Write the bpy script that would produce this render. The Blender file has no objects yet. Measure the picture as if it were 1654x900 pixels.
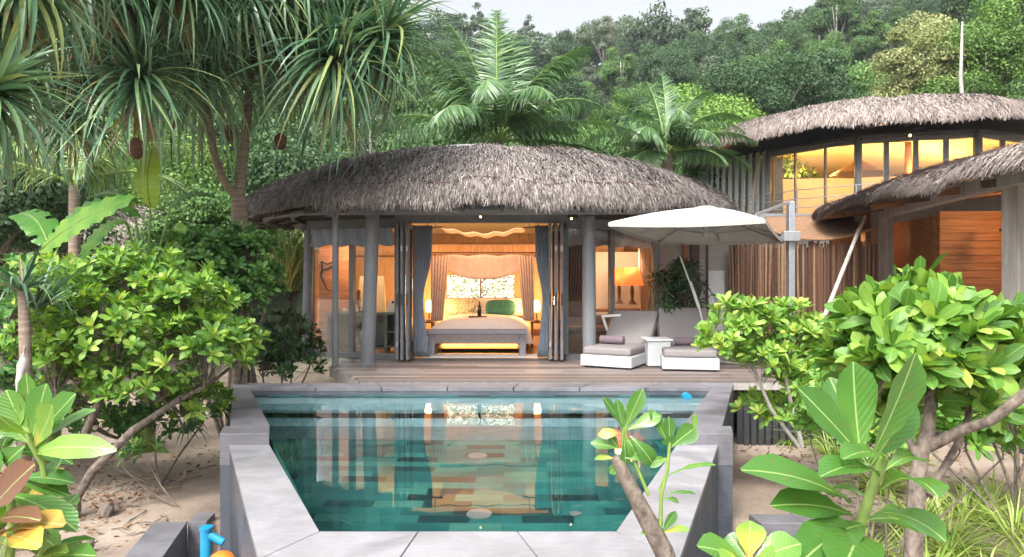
import bpy, math, random
import numpy as np
from math import sin, cos, pi, radians as R, sqrt, atan2
from mathutils import Vector, Matrix
rng = np.random.default_rng(7); rnd = random.Random(11)
sc = bpy.context.scene
col = sc.collection
CZ, F, CX, CY = 1.40, 1103.0, 827.0, 450.0
def P(px, py, Y): return Vector(((px-CX)/F*Y, Y, CZ-(py-CY)/F*Y))
def G(px, py, z=0.0):
    Y = (CZ-z)*F/(py-CY); return Vector(((px-CX)/F*Y, Y, z))
# ---------------- camera, sky, sun, exposure
cd = bpy.data.cameras.new('camera'); cam = bpy.data.objects.new('camera', cd); col.objects.link(cam)
cam.location = (0, 0, CZ); cam.rotation_euler = (R(90), 0, 0)
cd.sensor_width = 36; cd.lens = 36*F/1654; cd.clip_end = 2000; cd.clip_start = .05
sc.camera = cam
w = bpy.data.worlds.new('World'); sc.world = w; w.use_nodes = True
nt = w.node_tree; nt.nodes.clear()
SUN_EL, SUN_AZ = 52, 205        # azimuth of the sun, clockwise from +Y
sky = nt.nodes.new('ShaderNodeTexSky'); sky.sky_type = 'NISHITA'; sky.sun_disc = False
sky.sun_elevation = R(SUN_EL); sky.sun_rotation = R(SUN_AZ); sky.air_density = 1.0; sky.dust_density = 8.0; sky.ozone_density = 1.0
hs = nt.nodes.new('ShaderNodeHueSaturation'); hs.inputs['Saturation'].default_value = .2; hs.inputs['Value'].default_value = 1.35
bg = nt.nodes.new('ShaderNodeBackground'); bg.inputs[1].default_value = .14
wo = nt.nodes.new('ShaderNodeOutputWorld')
nt.links.new(sky.outputs[0], hs.inputs['Color']); nt.links.new(hs.outputs[0], bg.inputs[0]); nt.links.new(bg.outputs[0], wo.inputs[0])
sl = bpy.data.lights.new('sun', 'SUN'); sl.energy = 1.5; sl.angle = R(9); sl.color = (1, .95, .87)
so = bpy.data.objects.new('sun', sl); col.objects.link(so)
sd = Vector((sin(R(SUN_AZ))*cos(R(SUN_EL)), cos(R(SUN_AZ))*cos(R(SUN_EL)), sin(R(SUN_EL))))
so.rotation_euler = sd.to_track_quat('Z', 'Y').to_euler(); so.location = (0, -5, 30)
sc.view_settings.view_transform = 'Standard'; sc.view_settings.look = 'None'
sc.view_settings.exposure = 1.0; sc.view_settings.gamma = 1; sc.view_settings.use_curve_mapping = False
sc.render.engine = 'CYCLES'
cy = sc.cycles; cy.max_bounces = 8; cy.diffuse_bounces = 3; cy.glossy_bounces = 3; cy.transmission_bounces = 6; cy.transparent_max_bounces = 12
cy.use_denoising = True; cy.sample_clamp_indirect = 6; cy.blur_glossy = .5

# ---------------- materials
def new_mat(name):
    m = bpy.data.materials.new(name); m.use_nodes = True
    n = m.node_tree; b = n.nodes['Principled BSDF']; return m, n, b
def N(n, t, **kw):
    x = n.nodes.new(t)
    for k, v in kw.items():
        if hasattr(x, k): setattr(x, k, v)
        else: x.inputs[k].default_value = v
    return x
def ramp(n, src, stops):
    r = n.nodes.new('ShaderNodeValToRGB'); cr = r.color_ramp
    while len(cr.elements) < len(stops): cr.elements.new(.5)
    for e, (p, c) in zip(cr.elements, stops): e.position = p; e.color = (*c, 1)
    n.links.new(src, r.inputs[0]); return r.outputs[0]
def bump(n, b, src, s=.3, d=.02):
    x = n.nodes.new('ShaderNodeBump'); x.inputs['Strength'].default_value = s; x.inputs['Distance'].default_value = d
    n.links.new(src, x.inputs['Height']); n.links.new(x.outputs[0], b.inputs['Normal']); return x
def coords(n, kind='Object', scale=(1, 1, 1), rot=(0, 0, 0)):
    tc = n.nodes.new('ShaderNodeTexCoord'); mp = n.nodes.new('ShaderNodeMapping')
    mp.inputs['Scale'].default_value = scale; mp.inputs['Rotation'].default_value = rot
    n.links.new(tc.outputs[kind], mp.inputs[0]); return mp.outputs[0]
def noise_mat(name, c1, c2, scale=5, rough=.7, bs=.2, bd=.01, stretch=(1, 1, 1), detail=6, metallic=0, c3=None, spec=.5, lo=.3, hi=.7):
    m, n, b = new_mat(name)
    v = coords(n, scale=stretch); t = N(n, 'ShaderNodeTexNoise', Scale=scale, Detail=detail, Roughness=.6); n.links.new(v, t.inputs['Vector'])
    st = [(lo, c1), (hi, c2)] if c3 is None else [(lo, c1), ((lo+hi)/2, c3), (hi, c2)]
    n.links.new(ramp(n, t.outputs[0], st), b.inputs['Base Color'])
    b.inputs['Roughness'].default_value = rough; b.inputs['Metallic'].default_value = metallic; b.inputs['Specular IOR Level'].default_value = spec
    if bs: bump(n, b, t.outputs[0], bs, bd)
    return m
def tint_mat(name, stops, rough=.6, trans=0, nscale=0, midrib=None, rand=0, spec=.4, namt=.25):
    """colour from the per-leaf tint attribute, a little noise and the object's random number"""
    m, n, b = new_mat(name)
    a = n.nodes.new('ShaderNodeAttribute'); a.attribute_name = 'tint'; src = a.outputs['Fac']
    if nscale:
        v = coords(n); t = N(n, 'ShaderNodeTexNoise', Scale=nscale, Detail=4); n.links.new(v, t.inputs['Vector'])
        mm = N(n, 'ShaderNodeMath', operation='MULTIPLY_ADD'); n.links.new(t.outputs[0], mm.inputs[0]); mm.inputs[1].default_value = namt
        n.links.new(src, mm.inputs[2]); s2 = N(n, 'ShaderNodeMath', operation='SUBTRACT'); n.links.new(mm.outputs[0], s2.inputs[0]); s2.inputs[1].default_value = namt/2; src = s2.outputs[0]
    if rand:
        oi = n.nodes.new('ShaderNodeObjectInfo'); mm = N(n, 'ShaderNodeMath', operation='MULTIPLY_ADD'); n.links.new(oi.outputs['Random'], mm.inputs[0])
        mm.inputs[1].default_value = rand; n.links.new(src, mm.inputs[2]); s2 = N(n, 'ShaderNodeMath', operation='SUBTRACT'); n.links.new(mm.outputs[0], s2.inputs[0]); s2.inputs[1].default_value = rand/2; src = s2.outputs[0]
    if midrib:
        u_ = n.nodes.new('ShaderNodeUVMap'); s_ = n.nodes.new('ShaderNodeSeparateXYZ'); n.links.new(u_.outputs[0], s_.inputs[0]); g_ = N(n, 'ShaderNodeMath', operation='MULTIPLY_ADD'); n.links.new(s_.outputs[1], g_.inputs[0]); g_.inputs[1].default_value = -.16; n.links.new(src, g_.inputs[2]); g2 = N(n, 'ShaderNodeMath', operation='ADD'); n.links.new(g_.outputs[0], g2.inputs[0]); g2.inputs[1].default_value = .05; src = g2.outputs[0]
    c = ramp(n, src, stops)
    if midrib:
        uv = n.nodes.new('ShaderNodeUVMap'); sx = n.nodes.new('ShaderNodeSeparateXYZ'); n.links.new(uv.outputs[0], sx.inputs[0])
        d = N(n, 'ShaderNodeMath', operation='SUBTRACT'); n.links.new(sx.outputs[0], d.inputs[0]); d.inputs[1].default_value = .5
        ab = N(n, 'ShaderNodeMath', operation='ABSOLUTE'); n.links.new(d.outputs[0], ab.inputs[0])
        lt = N(n, 'ShaderNodeMapRange'); n.links.new(ab.outputs[0], lt.inputs[0]); lt.inputs[1].default_value = .006; lt.inputs[2].default_value = .028; lt.inputs[3].default_value = .7; lt.inputs[4].default_value = 0
        mx = N(n, 'ShaderNodeMix', data_type='RGBA'); n.links.new(lt.outputs[0], mx.inputs[0]); n.links.new(c, mx.inputs[6]); mx.inputs[7].default_value = (*midrib, 1); c = mx.outputs[2]
        nb = N(n, 'ShaderNodeTexNoise', Scale=38, Detail=5, Roughness=.7); n.links.new(coords(n), nb.inputs['Vector']); nr_ = N(n, 'ShaderNodeMapRange'); n.links.new(nb.outputs[0], nr_.inputs[0]); nr_.inputs[1].default_value = .62; nr_.inputs[2].default_value = .70; nr_.inputs[4].default_value = .8
        mb = N(n, 'ShaderNodeMix', data_type='RGBA'); n.links.new(nr_.outputs[0], mb.inputs[0]); n.links.new(c, mb.inputs[6]); mb.inputs[7].default_value = (.20, .12, .04, 1); c = mb.outputs[2]
        # side veins as relief
        wv = N(n, 'ShaderNodeMath', operation='MULTIPLY_ADD'); n.links.new(ab.outputs[0], wv.inputs[0]); wv.inputs[1].default_value = -.6; n.links.new(sx.outputs[1], wv.inputs[2])
        sn = N(n, 'ShaderNodeMath', operation='MULTIPLY'); n.links.new(wv.outputs[0], sn.inputs[0]); sn.inputs[1].default_value = 75
        s3 = N(n, 'ShaderNodeMath', operation='SINE'); n.links.new(sn.outputs[0], s3.inputs[0]); bump(n, b, s3.outputs[0], .22, .001)
    n.links.new(c, b.inputs['Base Color']); b.inputs['Roughness'].default_value = rough; b.inputs['Specular IOR Level'].default_value = spec
    if trans:
        tr = n.nodes.new('ShaderNodeBsdfTranslucent'); hsv = N(n, 'ShaderNodeHueSaturation', Hue=.485, Saturation=1.15, Value=1.6); n.links.new(c, hsv.inputs['Color'])
        n.links.new(hsv.outputs[0], tr.inputs[0]); mx = N(n, 'ShaderNodeMixShader', Fac=trans); n.links.new(b.outputs[0], mx.inputs[1]); n.links.new(tr.outputs[0], mx.inputs[2])
        n.links.new(mx.outputs[0], n.nodes['Material Output'].inputs[0])
    return m
def emit_mat(name, c, s):
    m, n, b = new_mat(name); b.inputs['Base Color'].default_value = (*c, 1); b.inputs['Emission Color'].default_value = (*c, 1); b.inputs['Emission Strength'].default_value = s; return m

M = {}
M['paint'] = noise_mat('grey_paint', (.12, .128, .14), (.17, .178, .195), 9, .45, .1, .003)
M['column'] = noise_mat('column_paint', (.15, .158, .17), (.21, .22, .235), 5, .45, .1, .003, (1, 1, .3))
M['dark'] = noise_mat('dark_frame', (.035, .037, .042), (.055, .058, .064), 9, .4, .05, .002)
M['white'] = noise_mat('white_paint', (.72, .73, .75), (.82, .82, .82), 20, .45, .1, .002)
M['chrome'] = noise_mat('brushed_metal', (.35, .37, .40), (.45, .47, .50), 20, .35, .05, .002, metallic=.6)
M['teak'] = noise_mat('teak', (.18, .075, .03), (.36, .17, .075), 6, .5, .2, .003, (1, 1, 9), c3=(.27, .12, .05))
M['plankwall'] = noise_mat('orange_planks', (.26, .10, .04), (.52, .26, .12), 4, .55, .3, .004, (.5, .5, 11), c3=(.38, .17, .07))
M['darkwood'] = noise_mat('dark_wood', (.06, .03, .018), (.13, .07, .04), 8, .6, .2, .003, (1, 1, .2))
M['greywood'] = noise_mat('weathered_post', (.24, .22, .20), (.44, .41, .38), 12, .75, .4, .006, (1, 1, .12))
M['bark'] = noise_mat('bark', (.07, .055, .045), (.25, .205, .17), 26, .85, 1, .02, (1, 1, .7))
M['palebark'] = noise_mat('pale_bark', (.25, .23, .20), (.5, .48, .44), 9, .85, .5, .01, (1, 1, .4))
M['ringbark'] = noise_mat('ringed_bark', (.14, .10, .075), (.33, .26, .2), 11, .85, .6, .012, (.4, .4, 3.5))
M['stem'] = noise_mat('green_stem', (.13, .22, .04), (.24, .34, .08), 20, .5, .2, .002)
M['linen'] = noise_mat('white_linen', (.66, .63, .62), (.76, .74, .74), 30, .85, .2, .002)
M['net'] = noise_mat('canopy_cloth', (.60, .42, .33), (.72, .52, .42), 12, .9, .2, .002)  # canopy cotton is white; warm lamplight is put into this colour
M['greyc'] = noise_mat('grey_curtain', (.22, .25, .30), (.32, .36, .42), 10, .85, .2, .002, (4, 4, .4))
M['brownc'] = noise_mat('brown_curtain', (.14, .085, .055), (.24, .15, .10), 10, .85, .2, .002, (4, 4, .4))
M['cushion'] = noise_mat('taupe_cushion', (.22, .205, .205), (.27, .25, .25), 60, .9, .15, .001)
M['towel'] = noise_mat('mauve_towel', (.15, .11, .13), (.21, .16, .185), 60, .95, .4, .003)
M['canvas'] = noise_mat('umbrella_canvas', (.36, .35, .32), (.43, .42, .385), 25, .85, .08, .001)
M['fringe'] = noise_mat('grey_throw', (.20, .19, .22), (.36, .35, .39), 60, .9, .4, .004)
M['teal'] = noise_mat('teal_pillow', (.01, .09, .08), (.03, .19, .16), 14, .7, .1, .002)
M['patt'] = noise_mat('patterned_pillow', (.14, .22, .13), (.55, .50, .42), 22, .8, .1, .002, lo=.42, hi=.5)
M['cream'] = noise_mat('cream_ceiling', (.60, .50, .34), (.70, .60, .42), 6, .8, .2, .004, (1, 6, 1))
M['woodwall'] = noise_mat('bedroom_wall', (.30, .17, .09), (.56, .38, .24), 7, .7, .3, .005, (7, 1, .6))
M['woodfloor'] = noise_mat('bedroom_floor', (.24, .15, .08), (.40, .28, .16), 6, .35, .1, .002, (.4, 8, 1))
M['orange_shade'] = emit_mat('orange_lampshade', (1, .17, .035), .8)
M['bulb'] = emit_mat('bulb', (1, .50, .17), 7)
M['spotbulb'] = emit_mat('spot_bulb', (1, .62, .30), 4)
M['bottle'] = noise_mat('dark_bottle', (.01, .012, .01), (.02, .025, .02), 5, .1, 0)
M['bluepipe'] = noise_mat('blue_pvc', (.01, .22, .42), (.02, .28, .5), 8, .35, 0)
M['orangeb'] = noise_mat('orange_plastic', (.75, .17, .02), (.85, .22, .03), 8, .4, 0)
M['pebble'] = noise_mat('pebbled_pot', (.16, .15, .12), (.50, .47, .40), 40, .85, .5, .006)
M['louver'] = noise_mat('pale_louvers', (.30, .27, .24), (.42, .39, .36), 5, .7, .3, .004, (.5, .5, 18))
M['whitewall'] = noise_mat('white_render', (.55, .56, .57), (.68, .68, .68), 3, .8, .1, .003)
M['soffit'] = noise_mat('soffit', (.07, .05, .04), (.12, .09, .07), 10, .8, .2, .004)
M['greencab'] = noise_mat('grey_green_shelf', (.16, .19, .17), (.23, .26, .24), 8, .6, .1, .002)
M['sandstone'] = noise_mat('cream_stone', (.45, .38, .28), (.58, .50, .38), 6, .7, .2, .004)
M['awning'] = noise_mat('woven_awning', (.10, .05, .025), (.34, .19, .10), 5, .8, .5, .01, (22, 1, 1))
M['fruit'] = noise_mat('dry_fruit', (.05, .022, .015), (.16, .07, .04), 26, .8, 1, .02)
M['litter'] = tint_mat('dry_leaf', [(0, (.07, .04, .025)), (.5, (.24, .13, .07)), (1, (.46, .34, .2))], .8)
# stone coping: honed grey stone with soft cloudy bands
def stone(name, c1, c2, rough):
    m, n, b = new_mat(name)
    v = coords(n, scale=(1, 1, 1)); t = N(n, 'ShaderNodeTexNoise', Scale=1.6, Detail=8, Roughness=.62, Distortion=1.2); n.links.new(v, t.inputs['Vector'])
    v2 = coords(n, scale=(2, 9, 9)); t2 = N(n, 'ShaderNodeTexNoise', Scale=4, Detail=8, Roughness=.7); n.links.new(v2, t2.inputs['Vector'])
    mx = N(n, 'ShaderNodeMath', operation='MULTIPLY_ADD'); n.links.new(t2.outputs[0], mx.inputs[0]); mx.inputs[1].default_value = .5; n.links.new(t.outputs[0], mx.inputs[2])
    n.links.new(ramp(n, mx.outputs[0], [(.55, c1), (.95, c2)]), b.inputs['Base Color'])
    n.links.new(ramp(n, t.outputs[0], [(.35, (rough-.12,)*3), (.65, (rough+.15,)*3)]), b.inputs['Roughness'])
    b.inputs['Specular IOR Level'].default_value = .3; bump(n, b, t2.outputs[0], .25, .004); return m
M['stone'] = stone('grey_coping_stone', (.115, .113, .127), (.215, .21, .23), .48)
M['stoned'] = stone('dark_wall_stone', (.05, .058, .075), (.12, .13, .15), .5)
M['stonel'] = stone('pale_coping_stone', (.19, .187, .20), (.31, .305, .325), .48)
# pool tiles
def tile_mat():
    m, n, b = new_mat('green_pool_tiles')
    uv = n.nodes.new('ShaderNodeUVMap')
    def br(bw, rh, seed, off):
        t = N(n, 'ShaderNodeTexBrick'); t.offset = off; t.inputs['Scale'].default_value = 1
        t.inputs['Brick Width'].default_value = bw; t.inputs['Row Height'].default_value = rh; t.inputs['Mortar Size'].default_value = .004
        t.inputs['Color1'].default_value = (0, 0, 0, 1); t.inputs['Color2'].default_value = (1, 1, 1, 1); t.inputs['Mortar'].default_value = (.35, .35, .35, 1)
        n.links.new(uv.outputs[0], t.inputs[0]); return t
    t = br(.42, .15, 0, .37)
    c = ramp(n, t.outputs['Color'], [(0, (.006, .04, .045)), (.15, (.008, .055, .06)), (.24, (.017, .125, .125)), (.6, (.024, .18, .172)), (.9, (.04, .225, .20)), (1, (.09, .25, .20))])
    nz = N(n, 'ShaderNodeTexNoise', Scale=3, Detail=6, Roughness=.65); n.links.new(uv.outputs[0], nz.inputs['Vector'])
    mx = N(n, 'ShaderNodeMix', data_type='RGBA', blend_type='MULTIPLY'); mx.inputs[0].default_value = .6
    n.links.new(c, mx.inputs[6]); n.links.new(ramp(n, nz.outputs[0], [(.3, (.5, .55, .55)), (.7, (1.15, 1.1, 1.05))]), mx.inputs[7])
    n.links.new(mx.outputs[2], b.inputs['Base Color']); b.inputs['Roughness'].default_value = .5
    return m
M['tile'] = tile_mat()
M['ledge'] = noise_mat('pale_ledge_tile', (.20, .33, .37), (.29, .44, .48), 5, .5, .1, .003)
def water_mat():
    m, n, b = new_mat('pool_water')
    b.inputs['Base Color'].default_value = (.80, .97, .96, 1); b.inputs['Transmission Weight'].default_value = 1; b.inputs['IOR'].default_value = 1.33; b.inputs['Roughness'].default_value = .0
    v = coords(n, scale=(1, 1, 1)); t = N(n, 'ShaderNodeTexNoise', Scale=1.8, Detail=2); n.links.new(v, t.inputs['Vector']); bump(n, b, t.outputs[0], .07, .02)
    return m
M['water'] = water_mat()
def glass_mat():
    m, n, b = new_mat('window_glass'); n.nodes.remove(b)
    g = N(n, 'ShaderNodeBsdfGlossy', Roughness=.02); g.inputs[0].default_value = (.9, .93, .95, 1); t = n.nodes.new('ShaderNodeBsdfTransparent'); t.inputs[0].default_value = (.86, .89, .88, 1)
    f = N(n, 'ShaderNodeFresnel', IOR=1.6); mx = n.nodes.new('ShaderNodeMixShader')
    n.links.new(f.outputs[0], mx.inputs[0]); n.links.new(t.outputs[0], mx.inputs[1]); n.links.new(g.outputs[0], mx.inputs[2]); n.links.new(mx.outputs[0], n.nodes['Material Output'].inputs[0]); return m
M['glass'] = glass_mat()
def deck_mat():
    m = tint_mat('deck_boards', [(0, (.10, .078, .068)), (.5, (.175, .14, .125)), (1, (.27, .23, .215))], .55)
    n = m.node_tree; b = n.nodes['Principled BSDF']; v = coords(n, scale=(.5, 14, 1)); t = N(n, 'ShaderNodeTexNoise', Scale=4, Detail=8); n.links.new(v, t.inputs['Vector']); bump(n, b, t.outputs[0], .3, .003); return m
M['deck'] = deck_mat()
def sand_mat():
    m, n, b = new_mat('sand'); v = coords(n)
    t = N(n, 'ShaderNodeTexNoise', Scale=.9, Detail=10, Roughness=.65); n.links.new(v, t.inputs['Vector'])
    t2 = N(n, 'ShaderNodeTexNoise', Scale=45, Detail=6, Roughness=.8); n.links.new(v, t2.inputs['Vector'])
    c = ramp(n, t.outputs[0], [(.3, (.17, .125, .095)), (.5, (.31, .245, .195)), (.7, (.44, .365, .30))])
    mx = N(n, 'ShaderNodeMix', data_type='RGBA', blend_type='MULTIPLY'); mx.inputs[0].default_value = .7; n.links.new(c, mx.inputs[6]); n.links.new(ramp(n, t2.outputs[0], [(.3, (.55, .5, .48)), (.6, (1.1, 1.1, 1.1))]), mx.inputs[7])
    # turns to forest floor away from the villa
    sx = n.nodes.new('ShaderNodeSeparateXYZ'); n.links.new(v, sx.inputs[0]); mr = N(n, 'ShaderNodeMapRange'); n.links.new(sx.outputs[1], mr.inputs[0]); mr.inputs[1].default_value = 13; mr.inputs[2].default_value = 22
    m2 = N(n, 'ShaderNodeMix', data_type='RGBA'); n.links.new(mr.outputs[0], m2.inputs[0]); n.links.new(mx.outputs[2], m2.inputs[6]); m2.inputs[7].default_value = (.035, .05, .02, 1)
    n.links.new(m2.outputs[2], b.inputs['Base Color']); b.inputs['Roughness'].default_value = .95; bump(n, b, t2.outputs[0], .6, .02); return m
M['sand'] = sand_mat()
M['thatch'] = tint_mat('thatch', [(0, (.03, .025, .022)), (.28, (.12, .10, .09)), (.6, (.24, .208, .195)), (1, (.43, .385, .36))], .85, nscale=13, namt=.6)
M['thatchb'] = tint_mat('brown_thatch', [(0, (.045, .032, .027)), (.3, (.15, .12, .108)), (.6, (.28, .232, .212)), (1, (.48, .41, .365))], .85, nscale=8, namt=.5)
# leaves
M['lf_bright'] = tint_mat('bright_leaf', [(0, (.04, .12, .025)), (.45, (.13, .28, .05)), (.8, (.30, .48, .09)), (.93, (.46, .56, .13)), (1, (.58, .46, .09))], .36, .28, spec=.3, midrib=(.35, .5, .16))
M['lf_mid'] = tint_mat('green_leaf', [(0, (.025, .08, .025)), (.5, (.065, .17, .045)), (.9, (.15, .30, .07)), (1, (.32, .38, .09))], .38, .22, spec=.3, midrib=(.16, .28, .1))
M['lf_fore'] = tint_mat('large_leaf', [(0, (.03, .10, .02)), (.4, (.075, .20, .035)), (.75, (.20, .36, .065)), (.86, (.50, .50, .08)), (.94, (.42, .24, .06)), (1, (.17, .08, .05))], .22, .22, midrib=(.42, .56, .2), nscale=9, namt=.30, spec=.6)
M['lf_pand'] = tint_mat('strap_leaf', [(0, (.03, .075, .045)), (.45, (.085, .18, .10)), (.75, (.20, .33, .16)), (.88, (.34, .38, .13)), (.94, (.32, .22, .11)), (1, (.24, .15, .09))], .3, .15, spec=.6)
M['lf_palm'] = tint_mat('palm_leaflet', [(0, (.03, .08, .03)), (.5, (.085, .175, .07)), (.85, (.19, .32, .11)), (1, (.36, .42, .14))], .33, .2, spec=.6)
M['lf_banana'] = tint_mat('banana_leaf', [(0, (.03, .12, .025)), (.5, (.09, .25, .045)), (1, (.34, .48, .08))], .35, .35, midrib=(.4, .55, .2))
M['lf_dark'] = tint_mat('dark_leaf', [(0, (.01, .03, .012)), (.6, (.03, .075, .025)), (1, (.07, .14, .04))], .4, .12)
M['grass'] = tint_mat('striped_grass', [(0, (.10, .20, .03)), (.5, (.26, .38, .07)), (1, (.55, .58, .25))], .45, .25)
M['cr0f'] = None
def crown_mat(name, a, b_, c): return tint_mat(name, [(0, tuple(v*.62 for v in a)), (.5, tuple(v*.74 for v in b_)), (1, tuple(v*.9 for v in c))], .6, .18, nscale=.5, namt=.35, rand=.45)
M['cr0'] = crown_mat('crown_dark', (.025, .065, .03), (.065, .14, .055), (.12, .22, .08))
M['cr1'] = crown_mat('crown_mid', (.04, .10, .03), (.11, .23, .06), (.19, .34, .09))
M['cr2'] = crown_mat('crown_bright', (.07, .16, .03), (.18, .34, .06), (.30, .48, .10))
M['cr3'] = crown_mat('crown_yellow', (.11, .16, .05), (.26, .32, .10), (.42, .44, .20))
M['cr4'] = crown_mat('crown_greyish', (.07, .10, .07), (.15, .20, .12), (.25, .30, .20))

M['cr0f'] = crown_mat('hazed_ridge_crowns', (.035, .065, .04), (.085, .14, .075), (.15, .23, .12))  # greyer green puts distance haze into the ridge colour

# ---------------- mesh helpers
def mesh_from(name, V, Fq, mat, parent=None, tint=None, uv=None, smooth=False, mats=None, fm=None):
    V = np.asarray(V, dtype=np.float32).reshape(-1, 3)
    me = bpy.data.meshes.new(name)
    if isinstance(Fq, np.ndarray):
        nf, k = Fq.shape
        me.vertices.add(len(V)); me.vertices.foreach_set('co', V.ravel())
        me.loops.add(nf*k); me.loops.foreach_set('vertex_index', Fq.astype(np.int32).ravel())
        me.polygons.add(nf); me.polygons.foreach_set('loop_start', np.arange(0, nf*k, k, dtype=np.int32))
        me.update(calc_edges=True)
    else:
        me.from_pydata(V.tolist(), [], Fq); me.update()
    if tint is not None:
        a = me.attributes.new('tint', 'FLOAT', 'POINT'); a.data.foreach_set('value', np.asarray(tint, dtype=np.float32))
    if uv is not None:
        li = np.zeros(len(me.loops), dtype=np.int32); me.loops.foreach_get('vertex_index', li)
        u = me.uv_layers.new(name='UVMap'); u.data.foreach_set('uv', np.asarray(uv, dtype=np.float32)[li].ravel())
    for mm in (mats or [mat]): me.materials.append(mm)
    if fm is not None: me.polygons.foreach_set('material_index', np.asarray(fm, dtype=np.int32))
    if smooth: me.polygons.foreach_set('use_smooth', np.ones(len(me.polygons), dtype=bool))
    o = bpy.data.objects.new(name, me); col.objects.link(o)
    if parent:
        o.parent = parent; o.matrix_parent_inverse = parent_inv(parent)
    return o
def parent_inv(p):
    m = Matrix.Identity(4); q = p
    while q is not None:
        m = Matrix.LocRotScale(q.location, q.rotation_euler, q.scale) @ m if q.parent is None else q.matrix_parent_inverse.copy() @ Matrix.LocRotScale(q.location, q.rotation_euler, q.scale) @ m
        q = q.parent
    return m.inverted()
def tag(o, label, cat, group=None, kind=None):
    if label: o['label'] = label
    if cat: o['category'] = cat
    if group: o['group'] = group
    if kind: o['kind'] = kind
    return o
def struct(o): o['kind'] = 'structure'; return o
def thing(name, label, cat, loc=(0, 0, 0), rz=0, group=None):
    o = bpy.data.objects.new(name, None); col.objects.link(o); o.location = loc; o.rotation_euler = (0, 0, rz); o.empty_display_size = .2
    return tag(o, label, cat, group)
class MB:
    def __init__(s, T=None): s.v = []; s.f = []; s.t = []; s.T = T; s.tint = .5
    def _add(s, vs, fs):
        k = len(s.v)
        for q in vs:
            q = Vector(q)
            if s.T is not None: q = s.T @ q
            s.v.append(tuple(q)); s.t.append(s.tint)
        s.f += [tuple(i+k for i in f) for f in fs]; return s
    def box(s, c, d, rz=0, rot=None):
        x, y, z = d[0]/2, d[1]/2, d[2]/2
        vs = [Vector((a*x, b*y, e*z)) for e in (-1, 1) for a, b in ((-1, -1), (1, -1), (1, 1), (-1, 1))]
        m = rot if rot is not None else Matrix.Rotation(rz, 3, 'Z')
        vs = [m @ q + Vector(c) for q in vs]
        return s._add(vs, [(3, 2, 1, 0), (4, 5, 6, 7), (0, 1, 5, 4), (1, 2, 6, 5), (2, 3, 7, 6), (3, 0, 4, 7)])
    def beam(s, a, b, wd, h):
        a, b = Vector(a), Vector(b); d = b-a; L = d.length; q = d.to_track_quat('Y', 'Z').to_matrix()
        return s.box((a+b)/2, (wd, L, h), rot=q)
    def prism(s, poly, z0, z1):
        n = len(poly); ar = sum(poly[i][0]*poly[(i+1) % n][1]-poly[(i+1) % n][0]*poly[i][1] for i in range(n))
        if ar < 0: poly = poly[::-1]
        vs = [(p[0], p[1], z0) for p in poly]+[(p[0], p[1], z1) for p in poly]
        return s._add(vs, [tuple(range(n))[::-1], tuple(range(n, 2*n))]+[(i, (i+1) % n, (i+1) % n+n, i+n) for i in range(n)])
    def tube(s, pts, rad, n=8, cap=True):
        pts = [Vector(p) for p in pts]; m = len(pts)
        if not hasattr(rad, '__len__'): rad = [rad]*m
        vs = []; ref = None
        for i, p in enumerate(pts):
            d = (pts[min(i+1, m-1)]-pts[max(i-1, 0)]).normalized()
            if ref is None: ref = Vector((1, 0, 0)) if abs(d.x) < .8 else Vector((0, 1, 0))
            a = (ref-d*ref.dot(d)).normalized(); ref = a; b = d.cross(a)
            vs += [p+(a*cos(2*pi*k/n)+b*sin(2*pi*k/n))*rad[i] for k in range(n)]
        fs = [(i*n+k, i*n+(k+1) % n, (i+1)*n+(k+1) % n, (i+1)*n+k) for i in range(m-1) for k in range(n)]
        if cap: fs += [tuple(range(n))[::-1], tuple((m-1)*n+k for k in range(n))]
        return s._add(vs, fs)
    def lathe(s, c, prof, n=20, sx=1, sy=1):
        c = Vector(c); m = len(prof)
        vs = [c+Vector((r*cos(2*pi*k/n)*sx, r*sin(2*pi*k/n)*sy, z)) for r, z in prof for k in range(n)]
        fs = [(i*n+k, i*n+(k+1) % n, (i+1)*n+(k+1) % n, (i+1)*n+k) for i in range(m-1) for k in range(n)]
        fs += [tuple(range(n))[::-1], tuple((m-1)*n+k for k in range(n))]
        return s._add(vs, fs)
    def ell(s, c, r, nu=14, nv=9, e=1):
        c = Vector(c); vs = []
        for i in range(nv+1):
            th = -pi/2+pi*i/nv
            for k in range(nu):
                ph = 2*pi*k/nu; f = lambda t: math.copysign(abs(t)**e, t)
                vs.append(c+Vector((r[0]*f(cos(th))*f(cos(ph)), r[1]*f(cos(th))*f(sin(ph)), r[2]*f(sin(th)))))
        return s._add(vs, [(i*nu+k, i*nu+(k+1) % nu, (i+1)*nu+(k+1) % nu, (i+1)*nu+k) for i in range(nv) for k in range(nu)])
    def grid(s, rows):
        """sheet from a list of rows of points"""
        nu = len(rows[0]); return s._add([p for r in rows for p in r], [(i*nu+k, i*nu+k+1, (i+1)*nu+k+1, (i+1)*nu+k) for i in range(len(rows)-1) for k in range(nu-1)])
    def build(s, name, mat, parent=None, smooth=False, bevel=0, tint=False, solid=0, sub=0):
        o = mesh_from(name, s.v, s.f, mat, parent, tint=s.t if tint else None)
        if smooth:
            o.data.polygons.foreach_set('use_smooth', [True]*len(o.data.polygons))
        if solid: m = o.modifiers.new('solid', 'SOLIDIFY'); m.thickness = solid; m.offset = 0
        if bevel: m = o.modifiers.new('bevel', 'BEVEL'); m.width = bevel; m.segments = 2; m.limit_method = 'ANGLE'
        if sub: m = o.modifiers.new('sub', 'SUBSURF'); m.levels = sub; m.render_levels = sub
        return o
def smooth_by_angle(o, a=40):
    me = o.data; me.polygons.foreach_set('use_smooth', [True]*len(me.polygons))
    try: me.set_sharp_from_angle(angle=R(a))
    except Exception: pass
    return o

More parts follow.
